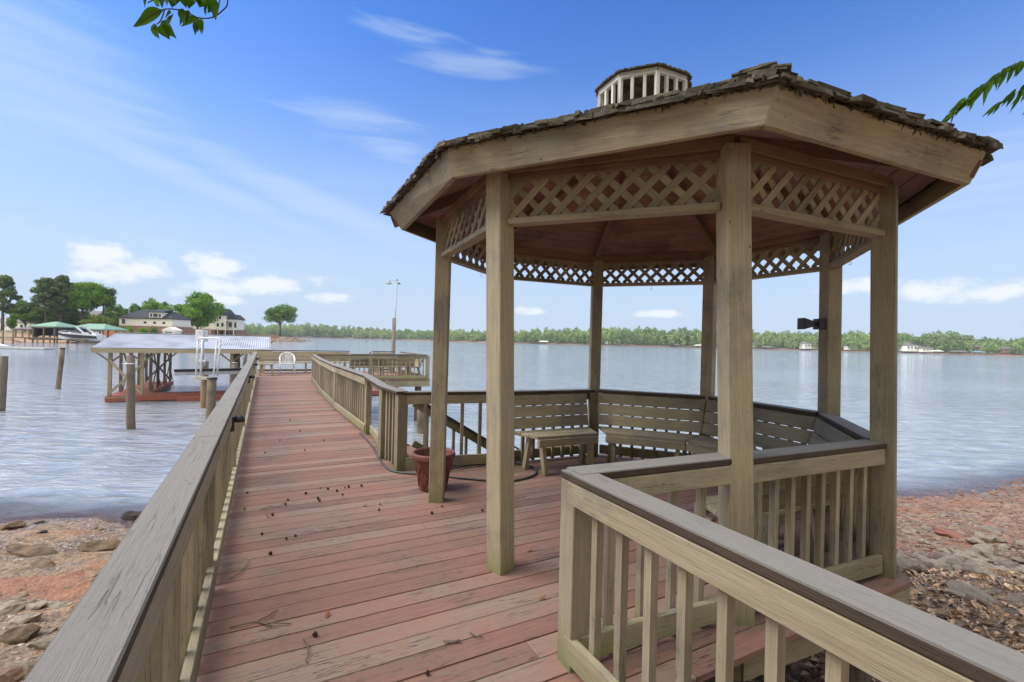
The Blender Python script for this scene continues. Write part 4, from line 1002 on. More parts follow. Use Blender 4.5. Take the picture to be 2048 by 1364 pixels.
ptree(396,577,56,176,'large fresh green tree standing before the brick house, with a dark forked trunk',LEAFG,'round',5200,.48,.2,z=.4)
ptree(562,602,38,243,'lone round topped tree at the end of the stone jetty',LEAFD,'round',3200,.5,.28,z=.8)
for px,pt,hw,d,m,l in ((240,650,9,141,LEAFD,'green shrub left of the beige house, first from the orange bank'),(257,649,10,142,LEAFG,'green shrub under the beige house, second from the orange bank'),(287,650,12,143,LEAFG,'round green shrub below the small square windows'),(306,647,11,144,LEAFD,'taller reddish green shrub left of the small garage'),(372,655,12,170,LEAFD,'dark shrub right of the small garage'),
    (482,664,9,212,LEAFD,'dark shrub at the right of the balcony house'),(500,663,10,216,LEAFD,'dark bush on the jetty root'),(75,655,10,128,LEAFY,'yellow green shrub behind the gray roofed boathouse')):
    ptree(px,pt,hw,d,l,m,'bush',600,.3,name='shrub',cat='shrub')
# ---------------------------------------------------------------- houses on the peninsula
class HB:
    def __init__(s,px,d,z,yaw,label,name='house',cat='house'):
        b=UD(px,600,d); b.z=z; s.o=b; s.th=thing(name,b,label,cat); s.x=Vector((math.cos(yaw),math.sin(yaw),0)); s.y=Vector((-s.x.y,s.x.x,0))
    def P(s,x,y,z): return s.o+s.x*x+s.y*y+UP*z
    def blk(s,x0,x1,y0,y1,z0,z1,name,mat,par=None):
        mb=MB(); mb.board(s.P((x0+x1)/2,y0,(z0+z1)/2),s.P((x0+x1)/2,y1,(z0+z1)/2),s.x*(x1-x0),UP*(z1-z0)); return mb.build(name,mat,par or s.th)
    def gable(s,x0,x1,y0,y1,z0,zr,mat,ax='x',hip=0,name='roof',ov=.4,gmat=None):
        mb=MB(); a,b,c,d_=s.P(x0-ov,y0-ov,z0),s.P(x1+ov,y0-ov,z0),s.P(x1+ov,y1+ov,z0),s.P(x0-ov,y1+ov,z0)
        if ax=='x': r0,r1=s.P(x0-ov+hip,(y0+y1)/2,zr),s.P(x1+ov-hip,(y0+y1)/2,zr); fs=[[a,b,r1,r0],[c,d_,r0,r1],[b,c,r1],[d_,a,r0]]
        else: r0,r1=s.P((x0+x1)/2,y0-ov+hip,zr),s.P((x0+x1)/2,y1+ov-hip,zr); fs=[[b,c,r1,r0],[d_,a,r0,r1],[a,b,r0],[c,d_,r1]]
        e=UP*.25
        for f in fs: mb.face(f,r=.5)
        for p,q in ((a,b),(b,c),(c,d_),(d_,a)): mb.face([p-e,q-e,q,p],r=.5)
        mb.face([d_-e,c-e,b-e,a-e],r=.5); return mb.build(name,mat,s.th)
    def win(s,x,z,w_,h,y=0,fr=WHITEW):
        f=s.blk(x-w_/2-.12,x+w_/2+.12,y-.06,y-.01,z-h/2-.12,z+h/2+.12,'window',fr); s.blk(x-w_/2,x+w_/2,y-.09,y-.065,z-h/2,z+h/2,'pane',GLASS,f)
H=HB(292,152,.7,0,'long cream house with dark hip roof, wide dormer and brick base')
H.blk(-8.6,9.5,0,9,0,2.9,'brick_base',BRICK); H.blk(-8.7,8.6,.15,8.8,2.9,5.5,'wall',CREAM); H.gable(-8.7,8.6,0,9,5.5,8.4,SLATE,hip=4.2)
H.blk(1.2,5.4,-.1,3.5,5.3,7.4,'dormer',CREAM)
mb=MB(); mb.hexa([H.P(.8,-.6,7.35),H.P(6,-.6,7.35),H.P(6,-.6,7.6),H.P(.8,-.6,7.6)],[H.P(.8,4.3,8.3),H.P(6,4.3,8.3),H.P(6,4.3,8.5),H.P(.8,4.3,8.5)]); mb.build('dormer_roof',SLATE,H.th)
for x in (1.9,2.9,3.7,4.7): H.win(x,6.4,.7,1.0,-.1)
for x in (-.2,2.9,5.9): H.win(x,4.0,.8,.6,.15)
H.win(-7.2,4.2,1.1,1.5,.15)
H=HB(339,146,.3,.05,'small pale garage with gable roof and white door in front of the brick wall','garage','garage')
H.blk(-1.9,1.9,0,3,0,2.1,'wall',CREAM); H.gable(-1.9,1.9,0,3,2.1,3.1,CREAM,'y',ov=.25); dr=H.blk(-1.3,1.3,-.08,-.01,0,1.8,'door',WHITEP); H.blk(-1.1,1.1,-.11,-.085,1.25,1.5,'pane',GLASS,dr)
H=HB(432,196,.4,.12,'tall white house with stacked balconies and chimney, right of the large green tree')
H.blk(-14,8,0,10,0,3.1,'brick_base',BRICK); H.blk(-14,3.5,.2,9,3.1,6.6,'wall',CREAM); H.blk(0,4.2,-.5,8,3.1,9.2,'wall',WHITEW); H.gable(-14,-2,0,9,6.6,9.8,SLATE); H.gable(0,4.2,-.5,8,9.2,12,SLATE,'y'); H.gable(4.4,8,1,8,7.6,9.6,SLATE,'y'); H.blk(4.4,8,1,8,3.1,7.6,'wall',CREAM)
H.blk(-1,8.4,-2.5,1,2.9,3.2,'balcony_floor',WHITEW); 
for x in (-1,2,5,8.2): H.blk(x-.12,x+.12,-2.4,-2.2,0,7.2 if x>4 else 4.1,'post',WHITEW)
H.blk(-1,8.4,-2.45,-2.35,4.0,4.1,'balcony_rail',WHITEW); H.blk(4.4,8.4,-2.5,1,6.9,7.1,'balcony_floor',WHITEW); H.blk(-3.2,-2.2,3,4,6,12,'chimney',BRICK)
for x,z,w_,h in ((1.2,5,.9,1.6),(3,5,.9,1.6),(2,8,.8,1.3)): H.win(x,z,w_,h,-.5)
for x,z,w_,h in ((5.4,5,1.3,2.2),(7.2,5,1.2,2.2),(6.3,8.0,.6,.7)): H.win(x,z,w_,h,1)
for x in (.5,2.5,4.5,6.5): H.win(x,1.4,1.3,2.0,0,BRICK)
for x in (-12,-9,-6,-3.5): H.win(x,4.8,.9,1.3,.2)
H=HB(158,176,.8,-.1,'pale house half hidden behind the trunks of the bright green tree'); H.blk(-6,6,0,8,0,6,'wall',CREAM); H.gable(-6,6,0,8,6,8.4,GREYR)
for x in (-4,-1.5,1.5,4): H.win(x,4.2,1.1,1.4); H.win(x,1.4,1.1,1.5)
H=HB(20,190,.8,0,'low pale house far left behind the edge pine'); H.blk(-8,8,0,8,0,3.6,'wall',CREAM); H.gable(-8,8,0,8,3.6,5.6,GREYR,hip=2)
for x in (-5,-2,2,5): H.win(x,2,1.1,1.2)
# orange clay bank / retaining wall
H=HB(222,134,-.2,.02,'orange clay retaining bank right of the long boathouse','retaining_wall','wall'); H.blk(-2.6,4.5,0,1.2,0,1.9,'bank_face',plain('orange_clay',(.45,.2,.09),.95,0,.1,1.5,(.3,.12,.05)))
H=HB(430,200,.2,.12,'low brick garden wall running out towards the jetty','garden_wall','wall'); H.blk(-16,26,0,.5,0,1.5,'wall_face',BRICK)
# boathouses
def boathouse(px0,px1,yp,ye,d,label,mat,deep=7,screen=False,py_d=.3):
    px=(px0+px1)/2; w_=(px1-px0)/FPX*d; H=HB(px,d,WZ,0,label,'boathouse','boathouse'); H.o.z=0
    ze=UD(px,ye,d).z; zp=UD(px,yp,d+deep/2).z
    H.gable(-w_/2+.4,w_/2-.4,0,deep,ze,zp,mat,hip=min(w_,deep)*.42)
    k=max(3,int(w_/2.4)+1)
    for j in range(k):
        for y in (0.2,deep-.2):
            x=-w_/2+.7+(w_-1.4)*j/(k-1); H.blk(x-.12,x+.12,y-.1,y+.1,-2.4,ze-.2,'post',WEATH)
    H.blk(-w_/2+.4,w_/2-.4,-.1,.1,ze-.45,ze-.24,'beam',WEATH); H.blk(-w_/2+.4,-w_/2+1.6,-.5,deep,-.9,-.7,'dock_floor',WEATH); H.blk(w_/2-1.6,w_/2-.4,-.5,deep,-.9,-.7,'dock_floor',WEATH); H.blk(-w_/2+1.6,w_/2-1.6,deep-1.2,deep,-.9,-.7,'dock_floor',WEATH)
    if screen:
        H.blk(-w_/2+.6,-w_/2+1.2,.3,deep-.3,.1,ze-.5,'curtain',BLACK); H.blk(w_/2-1.2,w_/2-.6,.3,deep-.3,.1,ze-.5,'curtain',BLACK)
        for x in (-1.6,-.2,1.3): 
            mb=MB(); mb.tube([H.P(x-.4,0,-.8),H.P(x,.3,.1),H.P(x+.5,0,.2)],.06,5); mb.build('lift_arm',SOIL,H.th)
    return H
boathouse(26,64,652,657.5,122,'boathouse with gray brown hip roof, leftmost of the three across the water',GREYR,6)
boathouse(60,115,643,652,114,'boathouse with peaked green roof and dark hanging sides',GREENR,6.5,True)
boathouse(132,212,647,657.5,121,'long low boathouse with green roof behind the white motor boat',GREENR,7)
# motor boat
bp=UD(160,680,112); bp.z=0; BT=thing('motor_boat',bp,'white and black cabin motor boat raised on a lift before the long green roof','boat')
L=10.2; zk=-.9
def hull(x): # x 0 bow .. 1 stern ; returns half beam, sheer z, chine z, keel z
    hb=1.45*min(1,(x*2.4+.02)**.6); return hb,1.35-.55*x+ (0.12 if x<.1 else 0),.55-.45*min(1,x*2)+ .25*(1-min(1,x*3)),.1-.55*min(1,(x*2.2)**.7)+.0
st_=[0,.03,.08,.16,.28,.42,.58,.75,.9,1]
def bp_(x,y,z): return bp+Vector((-L/2+x*L,y,z+zk+.9-.25))
rings=[]
for x in st_:
    hb,zs,zc,zk_=hull(x); rings.append([bp_(x,-hb,zs),bp_(x,-hb*.97,zs-.22),bp_(x,-hb*.9,(zs+zc)/2-.1),bp_(x,-hb*.78,zc-.12),bp_(x,0,zk_-.2),bp_(x,hb*.78,zc-.12),bp_(x,hb*.9,(zs+zc)/2-.1),bp_(x,hb*.97,zs-.22),bp_(x,hb,zs)])
def strip(idx,name,mat,par):
    mb=MB()
    for a,b in zip(rings,rings[1:]):
        for i in idx: mb.face([a[i],b[i],b[i+1],a[i+1]],r=.5,sm=True)
    if name=='hull':
        mb.face(rings[-1],r=.5)
        for a,b in zip(rings,rings[1:]): mb.face([a[0],a[8],b[8],b[0]],r=.5)
    return mb.build(name,mat,par)
GEL=plain('white_gelcoat',(.75,.75,.74),.25); hl_=strip((0,3,4,7),'hull',GEL,BT); strip((1,2,5,6),'dark_stripe',BLACK,BT)
mb=MB(); cc_=[(.18,.35,1.1),(.3,.8,1.5),(.45,1.15,1.65),(.62,1.2,1.45)]
for a,b in zip(cc_,cc_[1:]):
    mb.hexa([bp_(a[0],-a[1],.9),bp_(a[0],a[1],.9),bp_(a[0],a[1]*.7,a[2]),bp_(a[0],-a[1]*.7,a[2])],[bp_(b[0],-b[1],.8),bp_(b[0],b[1],.8),bp_(b[0],b[1]*.7,b[2]),bp_(b[0],-b[1]*.7,b[2])])
mb.build('cabin',GEL,BT)
mb=MB(); mb.hexa([bp_(.34,-1.2,1.35),bp_(.34,1.2,1.35),bp_(.36,1.1,1.45),bp_(.36,-1.1,1.45)],[bp_(.62,-1.3,1.3),bp_(.62,1.3,1.3),bp_(.54,1.1,2.35),bp_(.54,-1.1,2.35)]); mb.build('windscreen',GLASS,BT)
mb=MB(); 
for y in (-1.35,1.35): mb.beam(bp_(.50,y*.8,2.75),bp_(.74,y,.95),.12,.4)
mb.beam(bp_(.5,-1.1,2.78),bp_(.5,1.1,2.78),.5,.12); mb.build('radar_arch',GEL,BT)
mb=MB()
for y in (-1,1):
    mb.tube([bp_(.02,y*.2,1.75),bp_(.12,y*.75,1.8),bp_(.33,y*1.3,1.7)],.025,5)
    for x,yy in ((.04,.35),(.12,.75),(.22,1.05),(.32,1.28)): mb.tube([bp_(x,y*yy,1.2),bp_(x,y*yy,1.78)],.02,5)
mb.build('bow_rail',GALV,BT)
mb=MB(); mb.box(bp_(.9,0,.95),(1.0,1.8,.5)); mb.box(bp_(.86,0,1.35),(.3,1.6,.5)); mb.build('seat',WHITEP,BT,.05)
mb=MB()
for x in (.35,.7): mb.box(bp_(x,0,-.65),(.3,3.6,.25)); mb.box(bp_(x,0,-.3),(.2,.8,.5))
mb.box(bp_(.5,-.7,-.35),(5,.2,.3)); tag(mb.build('lift_cradle',WEATH),'dark timber cradle under the raised motor boat','boat lift')
for px,py,pt,l in ((142,683,661,'slim piling left of the boat middle'),(148,682,664,'thin piling at the middle of the motor boat'),(178,683,656,'pale piling in front of the motor boat stern'),(101,681,660,'pale piling under the right edge of the peaked green roof'),(67,683,660,'brown piling in front of the peaked green boathouse'),(26,687,662,'dark piling with white top on the far left water')):
    b=U(px,py,WZ); t=UD(px+.5,pt,b.y); th=thing('piling',b,l,'piling'); mb=MB(); mb.tube([b-UP*1.2,t],.16,8); mb.build('pole',WEATH,th)
# walkways between boathouses, flag pole, white floating dock
H=HB(8,112,0,0,'long brown pier linking the far left boathouses to the beach','pier','pier'); H.o.z=0; H.blk(-14,13,0,1.4,-.55,-.35,'deck_boards',WEATH)
for x in range(-13,14,3): H.blk(x-.1,x+.1,.1,.3,-2.4,-.36,'post',WEATH)
b=U(6,692,WZ); b=UD(10,690,102); b.z=WZ; th=thing('flag_pole',b,'thin white pole at the far left beside a dark piling','pole'); mb=MB(); mb.tube([b-UP,UD(10.5,634,102)],[.07,.045],8); mb.build('pole',WHITEP,th); 
mb=MB(); mb.tube([UD(6,694,98)-UP*1.5,UD(6,660,98)],.18,8); tag(mb.build('piling',WEATH),'dark piling next to the thin white pole at the far left','piling')
p0=U(52,696,-1.45); th=thing('floating_dock',p0,'long low white floating dock on the far left water','dock'); mb=MB(); mb.box(p0+UP*.0,(7.6,1.8,.22)); mb.build('dock_deck',plain('pale_dock',(.55,.52,.48),.8),th); mb=MB(); mb.box(p0-UP*.2,(7.2,1.4,.25)); mb.build('float',BLACK,th)
mb=MB(); mb.beam(p0+Vector((-3,0,.2)),UD(-20,679,p0.y)+Vector((-2,0,0)),1.0,.1); mb.build('gangway',WHITEP,th)
b=U(732,684,WZ); th=thing('channel_marker',b,'small dark channel marker post standing in the open lake','marker'); mb=MB(); mb.tube([b-UP,UD(732,680,b.y)],.22,8); mb.build('pole',BLACK,th)
# ---------------------------------------------------------------- far wood
cent=[];rad=[]
px=-600.
while px<3400:
    D0=Dsh(px); Hh=Hsh(px)
    vis=380<px<2200
    for row in range(5 if vis else 2):
        d=D0+8+row*16+R.uniform(-5,5); x=(px+R.uniform(-6,6)-1024)/FPX*d; h=Hh*R.uniform(.72,1.06)*(.72+.07*row); zb=1+row*.8
        if row==0 and R.random()<.18: continue
        w_=R.uniform(4.2,7.5); 
        for k in range(3):
            cent.append((x+R.uniform(-2,2),d+R.uniform(-2,2),zb+h*(.25+.27*k))); rad.append((w_*R.uniform(.7,1)*(1-.13*k),w_*.8,h*.27))
    px+= 9.0*700/D0 if vis else 40
n=int(len(cent)*60); V,F,rn=leaves(cent,[(a*1.12,b*1.1,c*1.12) for a,b,c in rad],n,1.75,shell=.5)
tag(fastmesh('far_wood',V,F,rn,LEAFW),'continuous green wood along the far shore of the lake','wood',kind='stuff')
# houses and boathouses on the far shore
def fhouse(px,w_,zb,h,label,wall,roofm,yaw=0,off=6,hip=1.5):
    d=Dsh(px)+off; H=HB(px,d,zb,yaw,label); H.blk(-w_/2,w_/2,0,w_*.5,-1,h,'wall',wall); H.gable(-w_/2,w_/2,0,w_*.5,h,h+w_*.16,roofm,hip=hip,ov=.6)
    for k in range(int(w_/4)): H.win(-w_/2+2+k*4,h*.6,1.4,h*.4)
    return H
fhouse(1838,26,1.6,6,'widest pale house with grey roof on the right far shore',CREAM,GREYR,0,4)
fhouse(1858,12,1.2,3.4,'low pale wing right of the widest far shore house',CREAM,GREYR,0,3)
fhouse(1626,20,1.5,6,'white house on the far shore just left of the black wall light post',WHITEW,GREYR,.1,5)
fhouse(1507,12,1.5,6.5,'pale green tall house on the far shore beside the front gazebo post',plain('pale_green',(.5,.55,.45),.8),GREYR,0,6)
fhouse(1537,9,1.5,4.5,'small grey house above dark boat docks on the far shore',CREAM,GREYR,0,8)
fhouse(1708,14,1.5,4,'pale house between the two right gazebo posts on the far shore',CREAM,GREYR,0,6)
fhouse(1960,13,2.5,5,'brown gabled house among trees on the right far shore',BRICK,GREYR,.3,16)
fhouse(2024,12,2.0,4,'brown low house near the right edge of the far shore',BRICK,GREYR,-.3,12)
fhouse(1218,9,2,4,'pale little house right of the slim left lake side post',CREAM,GREYR,0,8)
fhouse(790,12,2,4,'pale house low on the far shore left of the lamp post base',CREAM,GREYR,0,8)
fhouse(712,10,2,4,'pale house on the wooded far shore before the jetty tip',CREAM,GREYR,0,8)
for px,w_,m,l in ((1090,14,CREAM,'far shore boathouse with cream roof left of the slim gazebo post'),(1402,13,WHITEW,'white roofed far shore boathouse left of the front gazebo post'),(1358,7,GREYR,'small far shore boathouse with dark roof'),(1925,16,GREYR,'wide grey roofed boathouse on the right far shore'),(1882,10,CREAM,'cream roofed boathouse beside the wide pale far shore house'),(1965,10,plain('blue_roof',(.2,.3,.4),.6),'blue roofed boathouse on the right far shore'),(1540,16,GREYR,'dark boathouse below the small grey far shore house')):
    d=Dsh(px)-9; H=HB(px,d,0,0,l,'boathouse','boathouse'); H.o.z=0; H.gable(-w_/2,w_/2,0,7,1.6,3.0,m,hip=3,ov=.2)
    for x in (-w_/2+.3,0,w_/2-.3):
        for y in (.2,6.8): H.blk(x-.15,x+.15,y-.15,y+.15,-2.2,1.35,'post',WEATH)
    H.blk(-w_/2,w_/2,6,7,-.9,-.6,'dock_floor',WEATH)
# ---------------------------------------------------------------- near shore rocks
def gz(x,y): return float(gz_full(np.array([x]),np.array([y]))[0])
def rock(p,sx_,sy_,sz_,rz,mat,label,group=None,seed=0,cat='rock',sink=.3):
    rs=np.random.default_rng(seed); V,F=I2; v=V.copy()
    for k in range(11):   # chop with random planes for flat broken faces
        n=rs.normal(size=3); n/=np.linalg.norm(n); o=rs.uniform(.55,.85); dd=v@n; v=v-np.outer(np.clip(dd-o,0,None),n)
    v*=1+rs.uniform(-.05,.05,(len(v),1)); v*=np.array([sx_,sy_,sz_]); c,s_=math.cos(rz),math.sin(rz)
    tl=rs.uniform(-.2,.2); v[:,2]+=v[:,0]*tl; v+=np.sin(v[:,[1,2,0]]*37/max(sx_,.05)*.2)*sz_*.12; v=np.stack([v[:,0]*c-v[:,1]*s_,v[:,0]*s_+v[:,1]*c,v[:,2]],1)
    me=bpy.data.meshes.new('rock'); me.from_pydata([tuple(q) for q in v],[],[tuple(map(int,f)) for f in F]); me.materials.append(mat)
    at=me.attributes.new('rnd','FLOAT','FACE'); at.data.foreach_set('value',np.full(len(F),rs.random(),dtype=np.float32))
    o=bpy.data.objects.new('rock',me); C.objects.link(o); o.location=(p[0],p[1],gz(p[0],p[1])+sz_*(1-sink*2)*.6); tag(o,label,cat,group); return o
def ug(px,py):
    z=-1.3
    for _ in range(8): q=U(px,py,z); z=gz(q.x,q.y)
    return U(px,py,z)
for k,(px,py,w_,dp,h,mat,l) in enumerate([
 (62,1105,.46,.2,.06,RKB,'flat layered brown slab on the left beach, larger of two'),(212,1098,.34,.17,.09,RKB,'flat layered brown slab on the left beach against the railing'),
 (275,1036,.25,.14,.10,RKD,'dark wet boulder at the waterline beside the railing'),(20,1056,.2,.14,.08,RKB,'rounded brown rock at the waterline by the left photo edge'),
 (212,1002,.045,.03,.03,RKD,'tiny dark stone breaking the water surface'),(78,1046,.10,.06,.03,RKD,'thin dark stone at the left waterline'),(82,1066,.08,.05,.03,RKD,'small blackish stone on the wet sand'),
 (90,1132,.2,.11,.05,RKB,'low mossy brown hump on the clay'),(12,1222,.14,.1,.07,RK,'grey angular rock at the left photo edge'),(70,1216,.13,.08,.04,RK,'grey flat rock beside the white driftwood'),
 (118,1212,.12,.07,.035,RK,'pale flat stone pointing right on the left beach'),(52,1243,.14,.10,.06,RK,'grey rough rock in the pebbles'),(100,1292,.16,.09,.06,RK,'long dark grey rock in the lower left pebbles'),
 (42,1275,.15,.11,.08,RKB,'brown mossy rock in the lower left'),(105,1316,.15,.08,.05,RK,'pale grey slab leaning by the railing lower left'),(45,1345,.16,.1,.07,RK,'tan block rock in the lower left corner'),(12,1360,.14,.09,.06,RKR,'reddish rock at the bottom left corner'),(85,1352,.12,.08,.07,RKB,'dark brown rock tucked under the railing lower left')]):
    q=ug(px,py); rock((q.x,q.y),w_,dp,h,R.uniform(-.3,.3),mat,l,seed=k+1)
q=ug(171,1210); mb=MB(); mb.tube(smooth([q+Vector((-.03,.12,.12)),q+Vector((-.02,.05,.10)),q+Vector((0,-.02,.07)),q+Vector((.02,-.1,.03))],4),[.018+.006*math.sin(k/12*3.14) for k in range(13)],8); tag(mb.build('driftwood',plain('driftwood',(.6,.57,.5),.8)),'short white piece of driftwood on the left beach by the railing','driftwood')
# right rock band
k=0
while k<270:
    x=R.uniform(2.8,11.5); y=R.gauss(6.0,.5)+ (x-5)*.06; sz_=R.uniform(.05,.16)+(.06 if R.random()<.2 else 0)
    rock((x,y),sz_*R.uniform(1,1.5),sz_*R.uniform(.6,1),sz_*R.uniform(.35,.6),R.uniform(0,3.1),RK,'grey broken rock lying in the stony band on the right bank','grey rocks in the band on the right bank',seed=100+k,sink=.25); k+=1
q=ug(1850,1062); rock((q.x,q.y),.14,.08,.06,.2,RK,'single grey stone on the gravel above the rock band, right bank',seed=900)
q=ug(1902,1072); rock((q.x,q.y),.30,.20,.07,-.1,plain('red_clay',(.27,.13,.09),.95,0,.1,20,(.3,.1,.06),.8),'smooth red clay hump on the right bank',seed=901,cat='clay mound')
for x,y,s_ in ((2.2,2.0,.3),(1.9,1.2,.25),(2.6,2.8,.2),(1.6,1.9,.22)): rock((x,y),s_,s_*.7,s_*.5,R.uniform(0,3),RKD,'dark rock in the shade below the deck step','dark rocks below the deck',seed=int(x*100))
def groundpts(n,fx,fy,maxx=None):
    P=[]
    for _ in range(n):
        x,y=fx(),fy(); P.append((x,y))
    P=np.array(P); z=gz_full(P[:,0],P[:,1]); return np.column_stack([P,z])
U_=NR.uniform
P=groundpts(5200,lambda:U_(2.5,15),lambda:U_(6.3,11.8)); keep=(P[:,1]<np.interp(P[:,0],sx,sy)+.5); P=P[keep]
tag(scatter('shore_rubble',P,U_(.02,.085,len(P)),RKR,.35),'reddish flat stones covering the right shore down to the water','rubble',kind='stuff')
P=groundpts(13000,lambda:U_(-9,.5) ,lambda:U_(1.0,8.2)); nz=vnoise(P[:,0],P[:,1],.9,9)+vnoise(P[:,0],P[:,1],3,10)*.5; P=P[(nz>-.02)&(P[:,1]<np.interp(P[:,0],sx,sy))]
tag(scatter('pebbles',P,U_(.008,.03,len(P)),RKQ,.45),'mixed pale pebbles and shell pieces on the left beach','pebbles',kind='stuff')
P=groundpts(4500,lambda:U_(1.2,11) ,lambda:U_(3.8,8.4))
tag(scatter('gravel',P,U_(.012,.045,len(P)),RK,.5),'grey gravel between the rocks on the right bank','gravel',kind='stuff')
P=groundpts(1500,lambda:U_(-9,-.6) ,lambda:U_(1.6,7.6)); nz=vnoise(P[:,0],P[:,1],.7,21)+vnoise(P[:,0],P[:,1],2.6,22)*.6+(4.6-P[:,1])*.12; P=P[(nz>-.02)&(P[:,1]<np.interp(P[:,0],sx,sy)-.15)]
tag(scatter('broken_stone',P,U_(.02,.085,len(P))*U_(.5,1,len(P)),rockmat('broken_brown_stone',(.12,.09,.065),(.42,.36,.28),(.24,.17,.11)),.4),'coarse broken brown and grey stone strewn over the left beach','rubble',kind='stuff')
# leaf litter and sticks on the right bank
n=16000; X_=U_(1.3,10.5,n); Y_=U_(.8,5.9,n); Zz=gz_full(X_,Y_)+U_(.005,.05,n); nr=NR.normal(size=(n,3))*.45; nr[:,2]+=1; nr/=np.linalg.norm(nr,axis=1)[:,None]
t=np.cross(nr,NR.normal(size=(n,3))); t/=np.linalg.norm(t,axis=1)[:,None]; b=np.cross(nr,t); s_=U_(.02,.06,n)[:,None]; Pq=np.stack([X_,Y_,Zz],1)
V=np.stack([Pq-t*s_,Pq-b*s_*.5+nr*s_*.3,Pq+t*s_,Pq+b*s_*.5+nr*s_*.3],1).reshape(-1,3)
tag(fastmesh('leaf_litter',V,np.arange(n*4).reshape(n,4),NR.random(n),plain('dead_leaves',(.58,.44,.30),.8,0,.6,30,(.38,.16,.07))),'brown and bleached dead leaves covering the upper right bank','leaf litter',kind='stuff')
mb=MB()
for _ in range(260):
    x,y=U_(1.6,8.5),U_(2.5,5.4); a=U_(0,6.28); L=U_(.08,.45); z=gz(x,y)+.02; dx=Vector((math.cos(a),math.sin(a),U_(-.1,.25)))*L; p=Vector((x,y,z+.02)); mb.tube([p,p+dx*.5+Vector((0,0,.015)),p+dx],[.006,.005,.002],4)
tag(mb.build('dry_sticks',plain('bleached_sticks',(.42,.37,.31),.9)),'tangle of bleached sticks and stems on the upper right bank','sticks',kind='stuff')
# ---------------------------------------------------------------- small debris on the deck
BALL=plain('seed_ball',(.05,.025,.018),.9)
balls=[(641,976),(636,996),(656,977),(674,981),(690,975),(697,973),(723,971),(612,986),(639,1001),(685,989),(576,999),(571,1008),(758,1019),(760,1008),(489,1018),(495,985),(524,1067),(573,1077),(591,1071),(541,1106),(864,1025),(884,1012),(964,1020),(630,1268),(855,1345),(545,1029),(530,905),(560,880),(600,862),(647,880),(580,840),(610,900)]
for x,y in balls:
    p=U(x,y,.013); v=IB[0]*(1+NR.uniform(-.3,.4,(42,1)))*R.uniform(.008,.012); mb=MB(); mb.arr(v+np.array(p),IB[1]); 
    tag(mb.build('seed_ball',BALL),'small dark spiky seed ball lying on the red deck boards','seed ball','seed balls fallen on the deck')
TW=plain('twig',(.20,.15,.11),.9)
def twig(paths,label,r=.004):
    mb=MB()
    for pth in paths:
        pts=[U(x,y,.010+.006*(i%2)) for i,(x,y) in enumerate(pth)]; mb.tube(pts,[r*(1-.5*i/len(pts)) for i in range(len(pts))],5)
    tag(mb.build('twig',TW),label,'twig')
twig([[(460,1255),(485,1248),(511,1243),(545,1246),(583,1247)],[(511,1243),(535,1232),(555,1219)],[(520,1244),(545,1252)]],'forked pale twig on the deck in the lower left, largest of the twigs',.0045)
twig([[(607,1278),(615,1288),(617,1305),(612,1322),(616,1326)]],'bent twig with a small leaf tip on the lower deck')
twig([[(886,1282),(905,1281),(920,1280)],[(890,1286),(910,1281),(922,1284)]],'short dark forked twig right of the deck middle')
twig([[(940,1265),(952,1272),(966,1273)]],'tiny twig near the forked dark twig')
twig([[(460,1158),(475,1148),(488,1136),(500,1120)]],'thin curved twig beside the left railing post')
twig([[(520,1020),(540,1012),(556,1014),(572,1004)]],'twig lying next to seed balls on the upper left deck')
twig([[(980,1139),(1000,1141),(1015,1137),(1030,1132)]],'small twig at the foot of the front left gazebo post',.003)
DL=plain('dry_leaf',(.30,.12,.05),.8)
for x,y in ((730,1010),(1058,1099),(536,1033),(1085,1195),(655,1228),(962,931)):
    p=U(x,y,.012); a=R.random()*3; d1=Vector((math.cos(a),math.sin(a),.15))*.03; d2=Vector((-math.sin(a),math.cos(a),.3))*.014; mb=MB(); mb.face([p-d1,p+d2,p+d1+UP*.01]); mb.face([p-d1,p+d1+UP*.01,p-d2])
    tag(mb.build('dry_leaf',DL),'small curled orange brown dry leaf on the deck boards','leaf','dry leaves on the deck')
# ---------------------------------------------------------------- overhanging branches (trees stand outside the picture)
def leaf(mb,base,d,up,L,Wd,droop=.25,r=None):
    d=d.normalized(); sd=d.cross(up).normalized(); nn=sd.cross(d).normalized(); n=7; rr=R.random() if r is None else r; rows=[]
    for k in range(n+1):
        f=k/n; w_=Wd*math.sin(math.pi*min(1,f*1.02)**.75)*(1-.25*f) if 0<f<1 else 0.0
        c=base+d*L*f-UP*droop*L*f*f+nn*.0; rows.append((c-sd*w_+nn*w_*.35,c,c+sd*w_+nn*w_*.35))
    for a,b in zip(rows,rows[1:]):
        mb.face([a[0],a[1],b[1],b[0]],r=rr,sm=True); mb.face([a[1],a[2],b[2],b[1]],r=rr,sm=True)
# left tree
T1=thing('tree',(-3.4,-1.6,-.4),'broad leaved branch hanging into the top left of the picture','tree')
mb=MB(); mb.tube([(-3.4,-1.6,-.8),(-3.35,-1.5,1.5),(-3.2,-1.2,3.6),(-3.0,-.9,5.5)],[.2,.17,.14,.08],12)
n0=UD(420,-60,2.1); mb.tube(smooth([Vector((-3.22,-1.25,3.4)),Vector((-2.8,-.2,3.9)),Vector((-2.2,1.0,3.8)),n0+Vector((-.1,-.2,.25)),n0],4),[.07]*5+[.05]*4+[.03]*4+[.015]*4,7); mb.build('trunk',BARK,T1)
mb=MB(); tw=[[(420,-60),(452,-10),(454,10),(446,20),(425,35),(395,35),(370,22),(330,18),(300,30)],[(400,-50),(370,-20),(330,-10),(296,5)],[(395,35),(400,50)],[(330,18),(322,40),(314,48)],[(425,35),(440,0)]]
for pth in tw: mb.tube(smooth([UD(x,y,2.05+.1*i/len(pth)) for i,(x,y) in enumerate(pth)],3),.0028,5)
mb.build('twig',BARK,T1)
